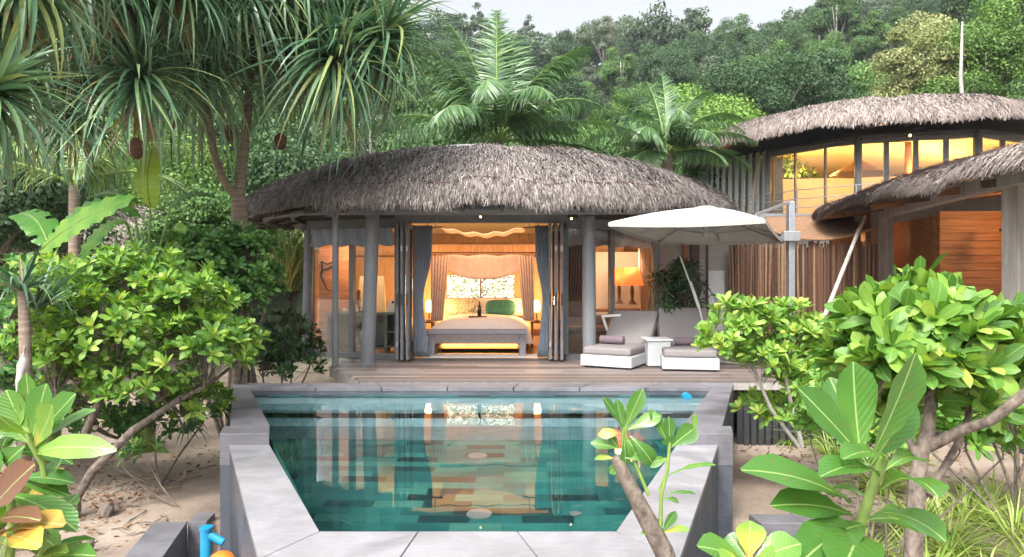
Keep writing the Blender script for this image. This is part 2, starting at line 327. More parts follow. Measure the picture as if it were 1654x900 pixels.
# ---------------- leaves, batched
def leaf_tpl(kind, bend, fold=.12, ns=5, wav=0):
    """template: x across (-.5..+.5), y along 0..1, z bend; widths follow the kind"""
    ts = np.linspace(0, 1, ns+1); V = []; UV = []
    for t in ts:
        if kind == 'obovate': wd = (.10+.9*np.sin(pi*min(1, t*.62+.0)**1.6)**1.0) if t < .999 else .28; wd = [.10, .34, .68, .95, .92, .30][int(round(t*5))] if ns == 5 else np.interp(t, [0, .2, .4, .6, .8, .94, 1], [.09, .30, .66, .96, .98, .62, .12])
        elif kind == 'lance': wd = np.interp(t, [0, .25, .6, 1], [.35, 1, .85, .05])
        elif kind == 'strap': wd = np.interp(t, [0, .1, .6, 1], [.8, 1, .75, .04])
        elif kind == 'banana': wd = np.interp(t, [0, .12, .4, .75, .92, 1], [.1, .75, 1, .85, .5, .06])
        else: wd = 1
        ang = bend*t; y = np.sin(ang)/bend if abs(bend) > 1e-3 else t; z = -(1-np.cos(ang))/bend if abs(bend) > 1e-3 else 0
        for u in (-1, 0, 1):
            V.append((u*.5*wd, y, z+(wav*sin(t*17+u) if u else 0), abs(u)*fold*wd*.5)); UV.append((.5+u*.5*wd*.999, t))
    Fq = [(i*3+k, i*3+k+1, (i+1)*3+k+1, (i+1)*3+k) for i in range(ns) for k in range(2)]
    return np.array(V, np.float32), np.array(Fq, np.int32), np.array(UV, np.float32)
class Leaves:
    def __init__(s, tpls): s.tp = tpls; s.rec = [[] for _ in tpls]
    def add(s, p, d, up, L, W, tint, k=None):
        k = rnd.randrange(len(s.tp)) if k is None else k
        s.rec[k].append((*p, *d, *up, L, W, tint))
    def build(s, name, mat, parent, smooth=True):
        Vs = []; Fs = []; Ts = []; Us = []; off = 0
        for (tv, tf, tu), rec in zip(s.tp, s.rec):
            if not rec: continue
            A = np.array(rec, np.float32); p = A[:, 0:3]; d = A[:, 3:6]; u = A[:, 6:9]; L = A[:, 9]; W = A[:, 10]; t = A[:, 11]
            d = d/np.linalg.norm(d, axis=1, keepdims=True); u = u-(u*d).sum(1, keepdims=True)*d; u = u/np.maximum(1e-5, np.linalg.norm(u, axis=1, keepdims=True)); x = np.cross(d, u)
            V = p[:, None]+tv[None, :, 0:1]*W[:, None, None]*x[:, None]+tv[None, :, 1:2]*L[:, None, None]*d[:, None]
            zc = tv[None, :, 2:3]*L[:, None, None]+tv[None, :, 3:4]*W[:, None, None]
            V = V+zc*u[:, None]
            n = len(A); nv = len(tv); Vs.append(V.reshape(-1, 3)); Fs.append((tf[None]+(np.arange(n)*nv)[:, None, None]).reshape(-1, 4)+off)
            Ts.append(np.repeat(t, nv)); Us.append(np.tile(tu, (n, 1))); off += n*nv
        return mesh_from(name, np.concatenate(Vs), np.concatenate(Fs), mat, parent, tint=np.concatenate(Ts), uv=np.concatenate(Us), smooth=smooth)
OB5 = [leaf_tpl('obovate', b, .25, 5) for b in (.1, .5, .9, -.2)]
OB8 = [leaf_tpl('obovate', b, .28, 8, .011) for b in (.15, .6, 1.1, -.25)]
OB3 = [leaf_tpl('obovate', b, .25, 3) for b in (.1, .6, 1.0)]
STRAP = [leaf_tpl('strap', b, .45, 7) for b in (.25, .8, 1.3, 1.9)]
LANCE = [leaf_tpl('lance', b, .3, 3) for b in (.3, .8, 1.3)]
def uvec():
    z = rnd.uniform(-1, 1); a = rnd.uniform(0, 2*pi); s = sqrt(1-z*z); return Vector((s*cos(a), s*sin(a), z))
def perp(d):
    r = uvec(); r = r-d*r.dot(d)
    return r.normalized() if r.length > 1e-3 else perp(d)
def rosette(lv, p, ax, L, W, n, tr, p0=14, p1=70, odd=0):
    ax = ax.normalized(); a = perp(ax); b = ax.cross(a); ph0 = rnd.uniform(0, 6.28)
    for k in range(n):
        f = (k+.5)/n; th = R(p0+(p1-p0)*f+rnd.uniform(-8, 8)); ph = ph0+k*2.39996
        rad = a*cos(ph)+b*sin(ph); d = ax*cos(th)+rad*sin(th); up = ax*sin(th)-rad*cos(th)+uvec()*.2
        t = rnd.uniform(*tr)+(.12 if f < .35 else 0)
        if rnd.random() < odd: t = rnd.uniform(.88, 1)
        s = (.62+.38*min(1, f*2))*rnd.uniform(.8, 1.12)
        lv.add(p+ax*(1-f)*L*.12, d, up, L*s, W*s, min(t, 1))
def shrub(name, label, base, blobs, n, L, W, mat, tr, per=11, odd=.02, tpl=None, group=None, barkm='bark', r0=.03, cat='shrub', limbs=None, tw=.5, shell=.45, forks=None):
    base = Vector(base); t = thing(name, label, cat, base, group=group)
    lv = Leaves(tpl or OB5); br = MB()
    vol = [b[1][0]*b[1][1]*b[1][2] for b in blobs]; tot = sum(v**.7 for v in vol)
    base0 = base
    for (c, r), v in zip(blobs, vol):
        c = Vector(c)
        if forks: base = min(forks, key=lambda q: (q-c).length)+Vector((0, 0, .05))
        root = c-Vector((0, 0, r[2]*.75))
        mid = base.lerp(root, .5)+Vector((rnd.uniform(-.1, .1), rnd.uniform(-.1, .1), -.05))*min(1, (root-base).length)
        br.tube([base+Vector((rnd.uniform(-.04, .04), rnd.uniform(-.04, .04), -.05)), mid, root, c], [r0, r0*.8, r0*.6, r0*.4], 7)
        for i in range(max(2, int(n*v**.7/tot))):
            d = uvec(); d.z = d.z if d.z > -.35 else abs(d.z); q = rnd.random()**shell*rnd.uniform(.88, 1.1)
            p = c+Vector((d.x*r[0], d.y*r[1], d.z*r[2]))*q
            ax = (Vector((d.x, d.y, d.z*.6+.75))).normalized()
            if rnd.random() < tw:
                s = (root if rnd.random() < .5 else c).lerp(p, .15); m1 = s.lerp(p, .55)+uvec()*.05*r[2]
                br.tube([s, m1, p], [r0*.28, r0*.2, r0*.13], 4, cap=False)
            rosette(lv, p, ax+uvec()*.25, L*rnd.uniform(.8, 1.15), W, per, tr, odd=odd)
    for pts, rr in (limbs or []): br.tube(pts, rr, 8)
    smooth_by_angle(br.build('branches', M[barkm], t), 60)
    lv.build('foliage', mat, t)
    return t
# ================= THE SETTING: ground =================
def hill(x, y):
    t = max(0, min(1, (y-26)/164.0)); h = 57.5*t**1.08
    h += 3.5*sin(x*.045+1.2)*t + 2.5*sin(y*.06+x*.03)*t
    if y > 30: h += max(0, (x/y-.33))*70*t + 4*t*min(1, abs(x/y-.04)/.12)
    if y > 190: h -= (y-190)*.25
    bump_ = 0.0
    if y < 12: bump_ = .05*sin(x*1.7+.6)*sin(y*1.3)+.03*sin(x*3.1+y*2.3)
    side = max(0, min(1, (abs(x+.3)-3.6)/2.5)) if y < 9.5 else 0
    return -.92+h+bump_*side+.10*side*(y > 4)
def terrain():
    xs = np.concatenate([np.linspace(-260, -14, 42), np.linspace(-13, 13, 209), np.linspace(14, 260, 42)])
    ys = np.concatenate([np.linspace(-25, 0, 12), np.linspace(.125, 14, 112), np.linspace(15, 320, 70)])
    V = [(x, y, hill(x, y)) for y in ys for x in xs]; nx = len(xs)
    # the hollow under pool and troughs
    V = [(x, y, z-1.2) if (3.0 < y < 9.3 and ((y < 6.45 and -3.175+(6.35-y)*.227 < x < 2.9-(6.35-y)*.24) or (y >= 6.45 and -2.5-(y-6.6)*.4 < x < 1.85+(y-6.6)*.34))) else (x, y, z) for x, y, z in V]
    Fq = np.array([(j*nx+i, j*nx+i+1, (j+1)*nx+i+1, (j+1)*nx+i) for j in range(len(ys)-1) for i in range(nx-1)], np.int32)
    o = struct(mesh_from('ground', V, Fq, M['sand'], smooth=True)); return o
terrain()

# ================= POOL =================
ZU, ZL, ZW = -.04, -.14, -.146
pool = thing('swimming_pool', 'angular stone plunge pool lined with green tiles, narrowing away from the thatched villa', 'swimming pool', (-.4, 6.6, -.92))
li = [(-3.47, 9.02), (-2.36, 6.62)]; l2 = [(-2.36, 6.38), (-1.173, 4.16)]
IN = [(-3.47, 9.02), (-2.34, 6.6), (-1.173, 4.16), (.634, 4.16), (1.64, 6.6), (2.64, 9.02)]   # inner outline at the water
def slab(name, poly, z1, th, mat, bev=.006):
    b = MB(); b.prism(poly, z1-th, z1); o = b.build(name, mat, pool); m = o.modifiers.new('b', 'BEVEL'); m.width = bev; m.segments = 2; m.limit_method = 'ANGLE'; return o
zb = -1.6
UL = [(-3.47, 9.02), (-3.84, 9.40), (-2.75, 6.66), (-2.36, 6.66)]
UR = [(2.64, 9.02), (3.05, 9.40), (2.05, 6.66), (1.665, 6.66)]
FA = [(-3.47, 9.02), (-3.84, 9.40), (3.05, 9.40), (2.64, 9.02)]
def slabs_split(poly4, n, z, mat, name, gap=.003, th=.04):
    a, b_, c, d = [Vector((*p, 0)) for p in poly4]   # a-d inner edge, b-c outer edge
    for i in range(n):
        t0, t1 = i/n+gap/2, (i+1)/n-gap/2
        q = [a.lerp(d, t0), b_.lerp(c, t0), b_.lerp(c, t1), a.lerp(d, t1)]
        slab(name, [(p.x, p.y) for p in q], z, th, mat, .003)
slabs_split(UL, 3, ZU, M['stone'], 'upper_coping', .005, .05); slabs_split(UR, 3, ZU, M['stone'], 'upper_coping', .005, .05); slabs_split([FA[0], FA[1], FA[2], FA[3]], 7, ZU, M['stone'], 'far_coping', .0025, .05)
BL = [(-2.363, 6.657), (-2.81, 6.657), (-2.71, 6.33), (-2.25, 6.33)]
BR = [(1.662, 6.657), (2.14, 6.657), (2.05, 6.33), (1.53, 6.33)]
slab('step_block', BL, ZU+.003, .3, M['stone']); slab('step_block', BR, ZU+.003, .3, M['stone'])
b = MB()
def inset(poly, d):   # shrink toward the centroid a little so wall faces never share a plane with slab faces
    cx = sum(p[0] for p in poly)/len(poly); cy_ = sum(p[1] for p in poly)/len(poly)
    return [(cx+(x-cx)*(1-d), cy_+(y-cy_)*(1-d)) for x, y in poly]
for q in (UL, UR): b.prism(inset(q, .012), zb, ZU-.05)
b.prism(inset(FA, .004), zb, ZU-.053)
for q in (BL, BR): b.prism(inset(q, .02), zb, ZU-.297)
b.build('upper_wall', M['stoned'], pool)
LLo = [(-2.247, 6.327), (-2.62, 6.327), (-1.30, 3.40), (-1.173, 4.16)]
LRo = [(1.527, 6.327), (1.91, 6.327), (.93, 3.40), (.634, 4.16)]
NE = [(-1.173, 4.16), (-1.30, 3.40), (.93, 3.40), (.634, 4.16)]
LLo[2] = (-1.39, 3.75); LRo[2] = (.92, 3.75); NE = [(-1.173, 4.16), (-1.39, 3.75), (.92, 3.75), (.634, 4.16)]
def slabs_split(poly4, n, z, mat, name, gap=.003):
    a, b_, c, d = [Vector((*p, 0)) for p in poly4]   # a-d inner edge, b-c outer edge
    for i in range(n):
        t0, t1 = i/n+gap/2, (i+1)/n-gap/2
        q = [a.lerp(d, t0), b_.lerp(c, t0), b_.lerp(c, t1), a.lerp(d, t1)]
        slab(name, [(p.x, p.y) for p in q], z, .04, mat, .003)
slabs_split(LLo, 2, ZL, M['stonel'], 'lower_coping', .003); slabs_split([LRo[0], LRo[1], LRo[2], LRo[3]], 2, ZL, M['stonel'], 'lower_coping', .003)
slabs_split([NE[0], NE[1], NE[2], NE[3]], 3, ZL, M['stonel'], 'near_coping', .004)
b = MB()
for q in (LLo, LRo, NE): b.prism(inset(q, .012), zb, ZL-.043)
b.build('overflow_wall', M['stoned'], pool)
# tiled basin
V = []; Fq = []; UV = []
zf = -1.28; ins = [(x*.998+(-.3)*.002, y) for x, y in IN]
cx0, cy0 = -.33, 6.9
ins = [(cx0+(x-cx0)*.997, cy0+(y-cy0)*.997) for x, y in IN]
for x, y in ins: V.append((x, y, zf)); UV.append((x+10, y+10))
Fq.append(tuple(range(6)))
acc = 0
for i in range(6):
    a, c = ins[i], ins[(i+1) % 6]; L = math.dist(a, c); k = len(V); zt = ZL-.012 if i in (1, 2, 3) else ZW+.004
    V += [(*a, zf), (*c, zf), (*c, zt), (*a, zt)]; UV += [(acc, 0), (acc+L, 0), (acc+L, zt-zf), (acc, zt-zf)]; Fq.append((k, k+1, k+2, k+3)); acc += L+.13
mesh_from('tiled_basin', V, Fq, M['tile'], pool, uv=UV)
b = MB()
b.prism([(-3.42, 8.99), (-3.05, 8.18), (2.27, 8.18), (2.60, 8.99)], -.46, -.30)
b.build('shallow_ledge', M['ledge'], pool)
b = MB(); b.prism([(-3.02, 8.17), (-2.85, 7.75), (2.07, 7.75), (2.24, 8.17)], zf+.003, -.72); b.build('bench_step', M['ledge'], pool)
def drain(x, y):
    d = MB(); d.lathe((x, y, zf+.004), [(.105, 0), (.105, .012), (.09, .02), (.04, .022)], 24)
    d.build('drain', M['cushion'], pool)
drain(-.364, 7.15); drain(-.27, 5.62)
d = MB(); d.lathe((.52, 5.62, zf+.004), [(.05, 0), (.05, .02), (.03, .03)], 14); d.build('inlet', M['cushion'], pool)
d = MB(); d.tube([P(1107, 640, 8.95), P(1107, 640, 8.95)+Vector((0, -.12, 0))], .055, 14); d.build('skimmer_float', M['bluepipe'], pool)
wtr = MB(); wi = [(cx0+(x-cx0)*.9995, cy0+(y-cy0)*.9995) for x, y in IN]
wtr._add([(x, y, ZW) for x, y in wi], [tuple(range(6))])
wo_ = wtr.build('water', M['water']); struct(wo_)
n_ = wo_.data.polygons[0].normal
if n_.z < 0: wo_.data.flip_normals()

# overflow troughs either side
def trough(name, label, outer, cap, floor):
    t = thing(name, label, 'drain trough', (outer[0][0], outer[0][1], -1.5))
    b = MB()
    for q in outer_walls(cap): b.prism(q, -1.7, -.86)
    b.build('curb', M['stone'], t, bevel=.006)
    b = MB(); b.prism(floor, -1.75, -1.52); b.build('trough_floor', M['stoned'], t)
def outer_walls(c): return c
trough('overflow_trough', 'stone overflow trough with a blue pipe, along the left side of the pool', [(-3.1, 5)],
       [[(-3.33, 6.35), (-3.02, 6.35), (-2.30, 3.2), (-2.62, 3.2)], [(-3.015, 6.35), (-3.04, 6.60), (-2.87, 6.60), (-2.84, 6.35)]], [(-3.0, 6.5), (-2.3, 3.2), (-1.2, 3.2), (-2.4, 6.5)])
trough('overflow_trough', 'stone overflow trough with pale paving beside it, along the right side of the pool', [(2.6, 5)],
       [[(2.30, 6.3), (2.27, 6.55), (2.68, 6.55), (2.68, 6.3)], [(2.685, 6.3), (2.685, 6.6), (3.1, 6.6), (2.35, 3.2), (1.9, 3.2)]], [(2.0, 6.5), (2.75, 6.5), (2.1, 3.2), (.9, 3.2)])
bp = thing('pvc_pipe', 'blue plastic pipe with a short side branch standing in the overflow trough', 'pipe', P(330, 900, 5.2))
c = P(333, 855, 5.2); b = MB(); b.tube([(c.x, c.y, -1.5), (c.x, c.y, c.z)], .042, 16); b.build('riser', M['bluepipe'], bp, smooth=False)
b = MB(); b.tube([c+Vector((0, 0, -.03)), c+Vector((.13, .0, -.10)), ], .03, 12); b.build('branch', M['bluepipe'], bp)
b = MB(); b.tube([c+Vector((0, 0, .0)), c+Vector((0, 0, .02))], .05, 16); b.build('collar', M['bluepipe'], bp)
b = MB(); q = P(358, 915, 5.0); b.ell(q, (.11, .11, .11)); tag(b.build('float_ball', M['orangeb'], smooth=True), 'orange plastic float ball in the overflow trough beside the blue pipe', 'float ball')

# ================= DECK =================
dk = thing('wooden_deck', 'weathered timber deck between the villa and the pool, boards laid crosswise', 'deck', (0, 10.5, -.9))
b = MB(); y = 9.42; i = 0
while y < 14.0:
    x0 = -2.13-(y-9.42)*.56 if y < 10.8 else -2.9
    segs = [x0]+sorted(rnd.uniform(x0+.6, 7.6) for _ in range(3))+[8.2]
    for a, c in zip(segs[:-1], segs[1:]):
        if c-a < .3: continue
        b.tint = rnd.random(); b.box(((a+c)/2, y+.067, -.0135), (c-a-.004, .134, .027))
    y += .14
b.build('boards', M['deck'], dk, tint=True)
b = MB(); b.box((3.05, 9.445, -.085), (10.3, .035, .11)); b.beam((-2.11, 9.45, -.085), (-2.87, 10.80, -.085), .035, .11); b.build('fascia', M['greywood'], dk)
b = MB(); b.prism([(-2.0, 9.6), (-2.75, 10.9), (-2.75, 13.9), (8, 13.9), (8, 9.6)], -.2, -.03); b.build('joists', M['darkwood'], dk)
b = MB(); x = 3.26
while x < 7.5: b.box((x, 9.50, -.55), (.07, .03, .86)); x += .10
b.box((5.3, 9.56, -.55), (4.3, .02, .9)); b.build('skirt_slats', M['dark'], dk)
b = MB()
for x, y in ((-2.5, 11), (-1.5, 9.9), (0, 9.9), (2, 9.9)): b = MB(); b.box((x, y, -.6), (.15, .15, .85)); b.build('post', M['darkwood'], dk)
pass

# ================= THATCH =================
def sup(a, b_, p, th):
    c, s = abs(cos(th)), abs(sin(th)); r = ((c/a)**p+(s/b_)**p)**(-1/p); return r
def thatch(parent, name, c, a, b_, p, ze, H, mat, nblades, q=2.0, s=.55, L=.42, drop=.10, seed=1, wd=.018, ang=(0, 2*pi), flat=0, under='soffit', eave=1.0, lip=0):
    g = np.random.default_rng(seed); NT, NR = 120, 22
    lump = lambda th, r: .035*np.sin(th*9+seed)+.03*np.sin(th*17+r*9)+.02*np.sin(th*31+2)
    supv = lambda th: ((np.abs(np.cos(th))/a)**p+(np.abs(np.sin(th))/b_)**p)**(-1/p)
    def S(r, th):
        Rr = supv(th); x = c[0]+r*Rr*np.cos(th); y = c[1]+r*Rr*np.sin(th)
        z = ze+(lip*np.maximum(1e-6, 1-r**12)**.5 if lip else 0)+(H-lip)*np.maximum(1e-6, 1-r**q)**s+lump(th, r)*(.4+.6*r)
        return np.stack([x, y, z], -1)
    rs = np.sqrt(np.linspace(0.0004, 1, NR)); rs[-1] = .9995
    V = []; Fq = []
    th = np.linspace(0, 2*pi, NT, endpoint=False)
    for r in rs: V.append(S(np.full(NT, r), th))
    under_z = ze-.02
    low = S(np.full(NT, .985), th); low[:, 2] = under_z; V.append(low)
    inner = S(np.full(NT, .55), th); inner[:, 2] = ze+H*.45; V.append(inner)
    top = S(np.full(NT, .05), th); top[:, 2] = ze+H*.72; V.append(top)
    V = np.concatenate(V); nr = len(rs)+3
    Fq = np.array([(i*NT+k, i*NT+(k+1) % NT, (i+1)*NT+(k+1) % NT, (i+1)*NT+k) for i in range(nr-1) for k in range(NT)], np.int32)
    tint = np.full(len(V), .42)
    o = mesh_from(name, V, Fq, mat, parent, tint=tint, smooth=True)
    # strands
    n = nblades; r = np.sqrt(g.uniform(.0, 1, n)); ne = int(n*.38*eave); r[:ne] = g.uniform(.94, 1.0, ne); th = g.uniform(ang[0], ang[1], n)
    # denser where the rim is long
    p0 = S(r, th); p1 = S(np.minimum(r+.02, 1.0), th+g.normal(0, .006, n)); d = p1-p0; d /= np.maximum(1e-6, np.linalg.norm(d, axis=1, keepdims=True))
    side = np.stack([-np.sin(th), np.cos(th), np.zeros(n)], -1); d = d+side*g.normal(0, .22, n)[:, None]
    nrm = np.cross(side, d); nrm /= np.linalg.norm(nrm, axis=1, keepdims=True); nrm *= -np.sign(nrm[:, 2:3]+1e-6)*-1
    Ls = L*g.uniform(.5, 1.3, n); ee = np.clip((r-.93)/.07, 0, 1); d[:, 2] -= drop*3*ee; d /= np.linalg.norm(d, axis=1, keepdims=True); Ls = Ls*(1-.45*ee)
    w_ = wd*g.uniform(.6, 1.7, n); lift = g.uniform(.0, .05, n)+g.uniform(0, .05, n)*(g.random(n) < .15)
    x = np.cross(d, nrm); x /= np.linalg.norm(x, axis=1, keepdims=True)
    root = p0+nrm*.005; mid = p0+d*(Ls*.5)[:, None]+nrm*(lift+.012)[:, None]; tip = p0+d*Ls[:, None]+nrm*(lift*1.2)[:, None]; tip[:, 2] -= Ls*.10
    VV = np.stack([root-x*w_[:, None]*.5, root+x*w_[:, None]*.5, mid-x*w_[:, None]*.5, mid+x*w_[:, None]*.5, tip-x*w_[:, None]*.15, tip+x*w_[:, None]*.15], 1).reshape(-1, 3)
    base = (np.arange(n)*6)[:, None]; FF = np.concatenate([base+np.array([0, 1, 3, 2]), base+np.array([2, 3, 5, 4])])
    t = np.clip(g.beta(2, 2.2, n)-.10*ee+.08, 0, 1)
    mesh_from('strands', VV, FF.astype(np.int32), mat, o, tint=np.repeat(t, 6))
    return o, S

villa = thing('thatched_villa', 'low round villa with grey thatched roof and open folding glass doors facing the pool', 'villa', (-.45, 14, 0))
vc = (-.45, 14.0)
roof, S0 = thatch(villa, 'thatched_roof', vc, 4.77, 3.95, 2.45, 2.55, 1.36, M['thatch'], 120000, s=.92, lip=.24, L=.27, wd=.0115, seed=3, ang=(pi*.93, pi*2.07))
b = MB(); b.prism([(-.7+.75*cos(t), 13.6+.5*sin(t)) for t in np.linspace(0, 2*pi, 24, endpoint=False)], 3.90, 3.99); b.build('ridge_cap', M['column'], roof, bevel=.03)
b = MB()
th = np.linspace(pi*.92, pi*2.08, 130); rp = S0(np.full(130, .955), th)
b.tube([tuple(q+np.array((0, -.02, .045+.012*sin(k*.9)))) for k, q in enumerate(rp)], .014, 5); b.build('ridge_rope', M['darkwood'], roof)
# ring beams
def ringpt(f, th, z): r = sup(4.77, 3.95, 2.45, th)*f; return Vector((vc[0]+r*cos(th), vc[1]+r*sin(th), z))
b = MB()
for f, z, rr in ((.90, 2.47, .05), (.80, 2.55, .05)): b.tube([ringpt(f, t, z) for t in np.linspace(pi*.95, pi*2.05, 40)], rr, 8)
b.build('ring_beam', M['paint'], villa, smooth=True)
b = MB()
for t in np.linspace(pi*.98, pi*2.02, 22): b.tube([ringpt(.55, t, 2.9), ringpt(.97, t, 2.43)], .035, 6)
b.build('rafters', M['soffit'], villa)
# facade: corner points along the front
FP = [(-4.15, 14.2), (-3.68, 12.35), (-1.95, 11.72), (.90, 11.72), (2.62, 12.45), (3.15, 14.2)]
HZ = 2.36
b = MB(); b.box((-.525, 11.72, 2.44), (2.95, .16, .18)); b.build('door_head', M['paint'], villa, bevel=.006)
b = MB()
for a_, c_ in ((FP[1], FP[2]), (FP[2], FP[3]), (FP[3], FP[4]), (FP[4], FP[5]), (FP[0], FP[1])): b.beam((a_[0], a_[1]+.03, 2.66), (c_[0], c_[1]+.03, 2.66), .06, .5)
b.build('light_seal_board', M['soffit'], villa)  # added to block lamp light leaking out above the glass
b = MB(); b.tube([(-3.3, 10.9, 2.47), (2.3, 10.75, 2.47)], .06, 8); b.build('eave_beam', M['column'], villa)
def seg(a, c, t): return (a[0]+(c[0]-a[0])*t, a[1]+(c[1]-a[1])*t)
def facet(a, c, n, cloth=True, z0=.0):
    dx, dy = c[0]-a[0], c[1]-a[1]; L = math.hypot(dx, dy); rz = atan2(dy, dx)
    w_ = thing_window(villa)
    fr = MB(); fr.box((*seg(a, c, .5), .05+z0), (L, .09, .10), rz); fr.box((*seg(a, c, .5), 2.35), (L, .11, .17), rz)
    for i in range(n+1): fr.box((*seg(a, c, i/n), 1.18), (.085 if 0 < i < n else .10, .10, 2.16), rz)
    w_ = fr.build('window', M['paint'], villa, bevel=.004)
    for i in range(n):
        p, q = seg(a, c, (i+.05)/n), seg(a, c, (i+.95)/n); g = MB(); g._add([(*p, .1), (*q, .1), (*q, 2.26), (*p, 2.26)], [(0, 1, 2, 3)]); g.build('pane', M['glass'], w_)
    if cloth:
        off = Vector((-dy, dx, 0)).normalized()*.10; rows = []
        for j, z in enumerate((2.27, 2.16, 2.05, 1.97)):
            rows.append([Vector((*seg(a, c, k/40), z+(.02*sin(k*.6+j) if j else 0)))+off*(1+.25*sin(k*1.1+j*.9)) for k in range(1, 40)])
        m = MB(); m.grid(rows); m.build('blind', M['greyc'], w_, smooth=True)
def thing_window(p): return None
facet(FP[0], FP[1], 2); facet(FP[2], FP[1], 2); facet(FP[3], FP[4], 2); facet(FP[4], FP[5], 1)
# back walls
def wallseg(pts, z0, z1, th, name, mat):
    m = MB()
    for a, c in zip(pts[:-1], pts[1:]):
        m.beam(Vector((*a, (z0+z1)/2)), Vector((*c, (z0+z1)/2)), th, z1-z0)
    return m.build(name, mat, villa)
wallseg([(-4.18, 14.25), (-3.6, 17.0), (2.6, 17.0), (3.18, 14.25)], 0, 2.55, .14, 'wall', M['woodwall'])
b = MB(); b.prism([(-4.1, 14.2), (-3.6, 12.4), (-1.95, 11.78), (.90, 11.78), (2.6, 12.5), (3.1, 14.2), (2.5, 16.9), (-3.5, 16.9)], -.02, .012); b.build('floor', M['woodfloor'], villa)
b = MB(); b.box((-.53, 11.70, .012), (2.5, .12, .025)); b.build('threshold', M['dark'], villa)
# vaulted ceiling
rows = []
for r in (1.0, .75, .5, .25, .02):
    rows.append([ringpt(.72*r, t, 2.5+.75*(1-r**2)) for t in np.linspace(0, 2*pi, 41)])
b = MB(); b.grid(rows); b.build('ceiling', M['cream'], villa, smooth=True)
# bedroom partition with the window over the bed
b = MB(); yw = 14.75
for x0, x1, z0, z1 in ((-3.5, -1.40, 0, 2.14), (.05, 2.4, 0, 2.14), (-1.40, .05, 0, .98), (-1.40, .05, 1.47, 2.14)): b.box(((x0+x1)/2, yw, (z0+z1)/2), (x1-x0, .10, z1-z0))
b.build('partition_wall', M['woodwall'], villa)
b = MB()
for zz in (2.15, 1.88): b.box((-.55, yw-.07, zz), (5.8, .05, .035))
b.build('wall_rail', M['darkwood'], villa)
def screen_mat():
    m, n, b = new_mat('glowing_lace_panel'); v = coords(n, scale=(1, 1, 1.6)); t = N(n, 'ShaderNodeTexNoise', Scale=17, Detail=5, Distortion=1.5); n.links.new(v, t.inputs['Vector'])
    c = ramp(n, t.outputs[0], [(.44, (.05, .10, .045)), (.51, (.30, .40, .28)), (.56, (.92, .97, 1))]); n.links.new(c, b.inputs['Base Color']); n.links.new(c, b.inputs['Emission Color']); b.inputs['Emission Strength'].default_value = .75; return m
M['screen'] = screen_mat()  # emission stands in for the brightness behind the bed window
b = MB(); b.box((-.675, yw+.0, 1.225), (1.45, .02, .49)); wn = b.build('bed_window', M['screen'], villa)
b = MB(); b.box((-.675, yw-.06, 1.225), (.03, .03, .49)); b.box((-.675, yw-.06, .97), (1.5, .04, .03)); b.build('window_bar', M['darkwood'], wn)

# folded glass doors, door curtains
def folded(x0, x1, y0, n, label):
    t = thing('folding_door', label, 'folding door', ((x0+x1)/2, y0, 0)); fr = MB(); gl = MB(); hd = MB(); hg = MB()
    for i in range(n):
        x = x0+(x1-x0)*(i+.5)/n; dy = -.30 if i % 2 else -.24; xx = x+(.018 if i % 2 else -.018)
        L = .62
        for yy in (y0+dy, y0+dy+L): fr.box((xx, yy, 1.19), (.042, .05, 2.30))
        for zz in (.08, 2.29): fr.box((xx, y0+dy+L/2, zz), (.038, L, .10))
        gl.box((xx, y0+dy+L/2, 1.2), (.008, L-.05, 2.1)); hd.tube([(xx, y0+dy-.05, .95), (xx, y0+dy-.05, 1.15)], .012, 6); hg.box((xx, y0+dy-.03, .3+1.6*(i % 2)), (.03, .03, .09))
    fr.build('frame', M['paint'], t, bevel=.003); gl.build('glass_leaf', M['glass'], t); hd.build('handle', M['dark'], t); hg.build('hinge', M['chrome'], t)
folded(-1.93, -1.70, 11.72, 5, 'folded stack of grey glass door panels left of the bedroom opening')
folded(.635, .89, 11.72, 5, 'folded stack of grey glass door panels right of the bedroom opening')
def drape(name, label, pts_top, z1, z0, yv, mat, tie=None, amp=.03, nf=9, cat='curtain', side=1, obj_parent=None):
    """hanging cloth from x0..x1 with folds; tie=(z, x_center, factor) gathers it"""
    x0, x1 = pts_top; rows = []
    nz = 16; nx = nf*6
    for j in range(nz+1):
        z = z1+(z0-z1)*j/nz
        f = 1.0; cx_ = (x0+x1)/2
        if tie:
            zt, xc, q = tie; k = math.exp(-((z-zt)/(.5 if z > zt else .9))**2); f = 1-(1-q)*k; cx_ = cx_+(xc-cx_)*k
        rows.append([Vector((cx_+(x0+(x1-x0)*i/nx-(x0+x1)/2)*f, yv+amp*sin(i/6*2*pi+.7*sin(j*.3))*(.7+.3*f)+.01*sin(j*.8+i), z)) for i in range(nx+1)])
    m = MB(); m.grid(rows); o = m.build(name, mat, obj_parent, smooth=True); o.modifiers.new('s', 'SOLIDIFY').thickness = .006
    if label: tag(o, label, cat)
    return o
drape('curtain', 'blue-grey curtain gathered beside the left stack of folded doors', (-1.72, -1.40), 2.33, .03, 11.98, M['greyc'], tie=(1.05, -1.64, .5))
drape('curtain', 'blue-grey curtain gathered beside the right stack of folded doors', (.40, .68), 2.33, .03, 11.98, M['greyc'], tie=(1.05, .60, .5))
drape('curtain', 'dark brown curtain behind the glass right of the folded doors', (.98, 1.45), 2.1, .70, 12.35, M['brownc'], tie=(.9, 1.15, .7))
drape('curtain', 'brown curtain tied back beside the orange lamp in the corner window', (2.38, 2.66), 2.05, .25, 12.85, M['net'], tie=(.75, 2.48, .45))

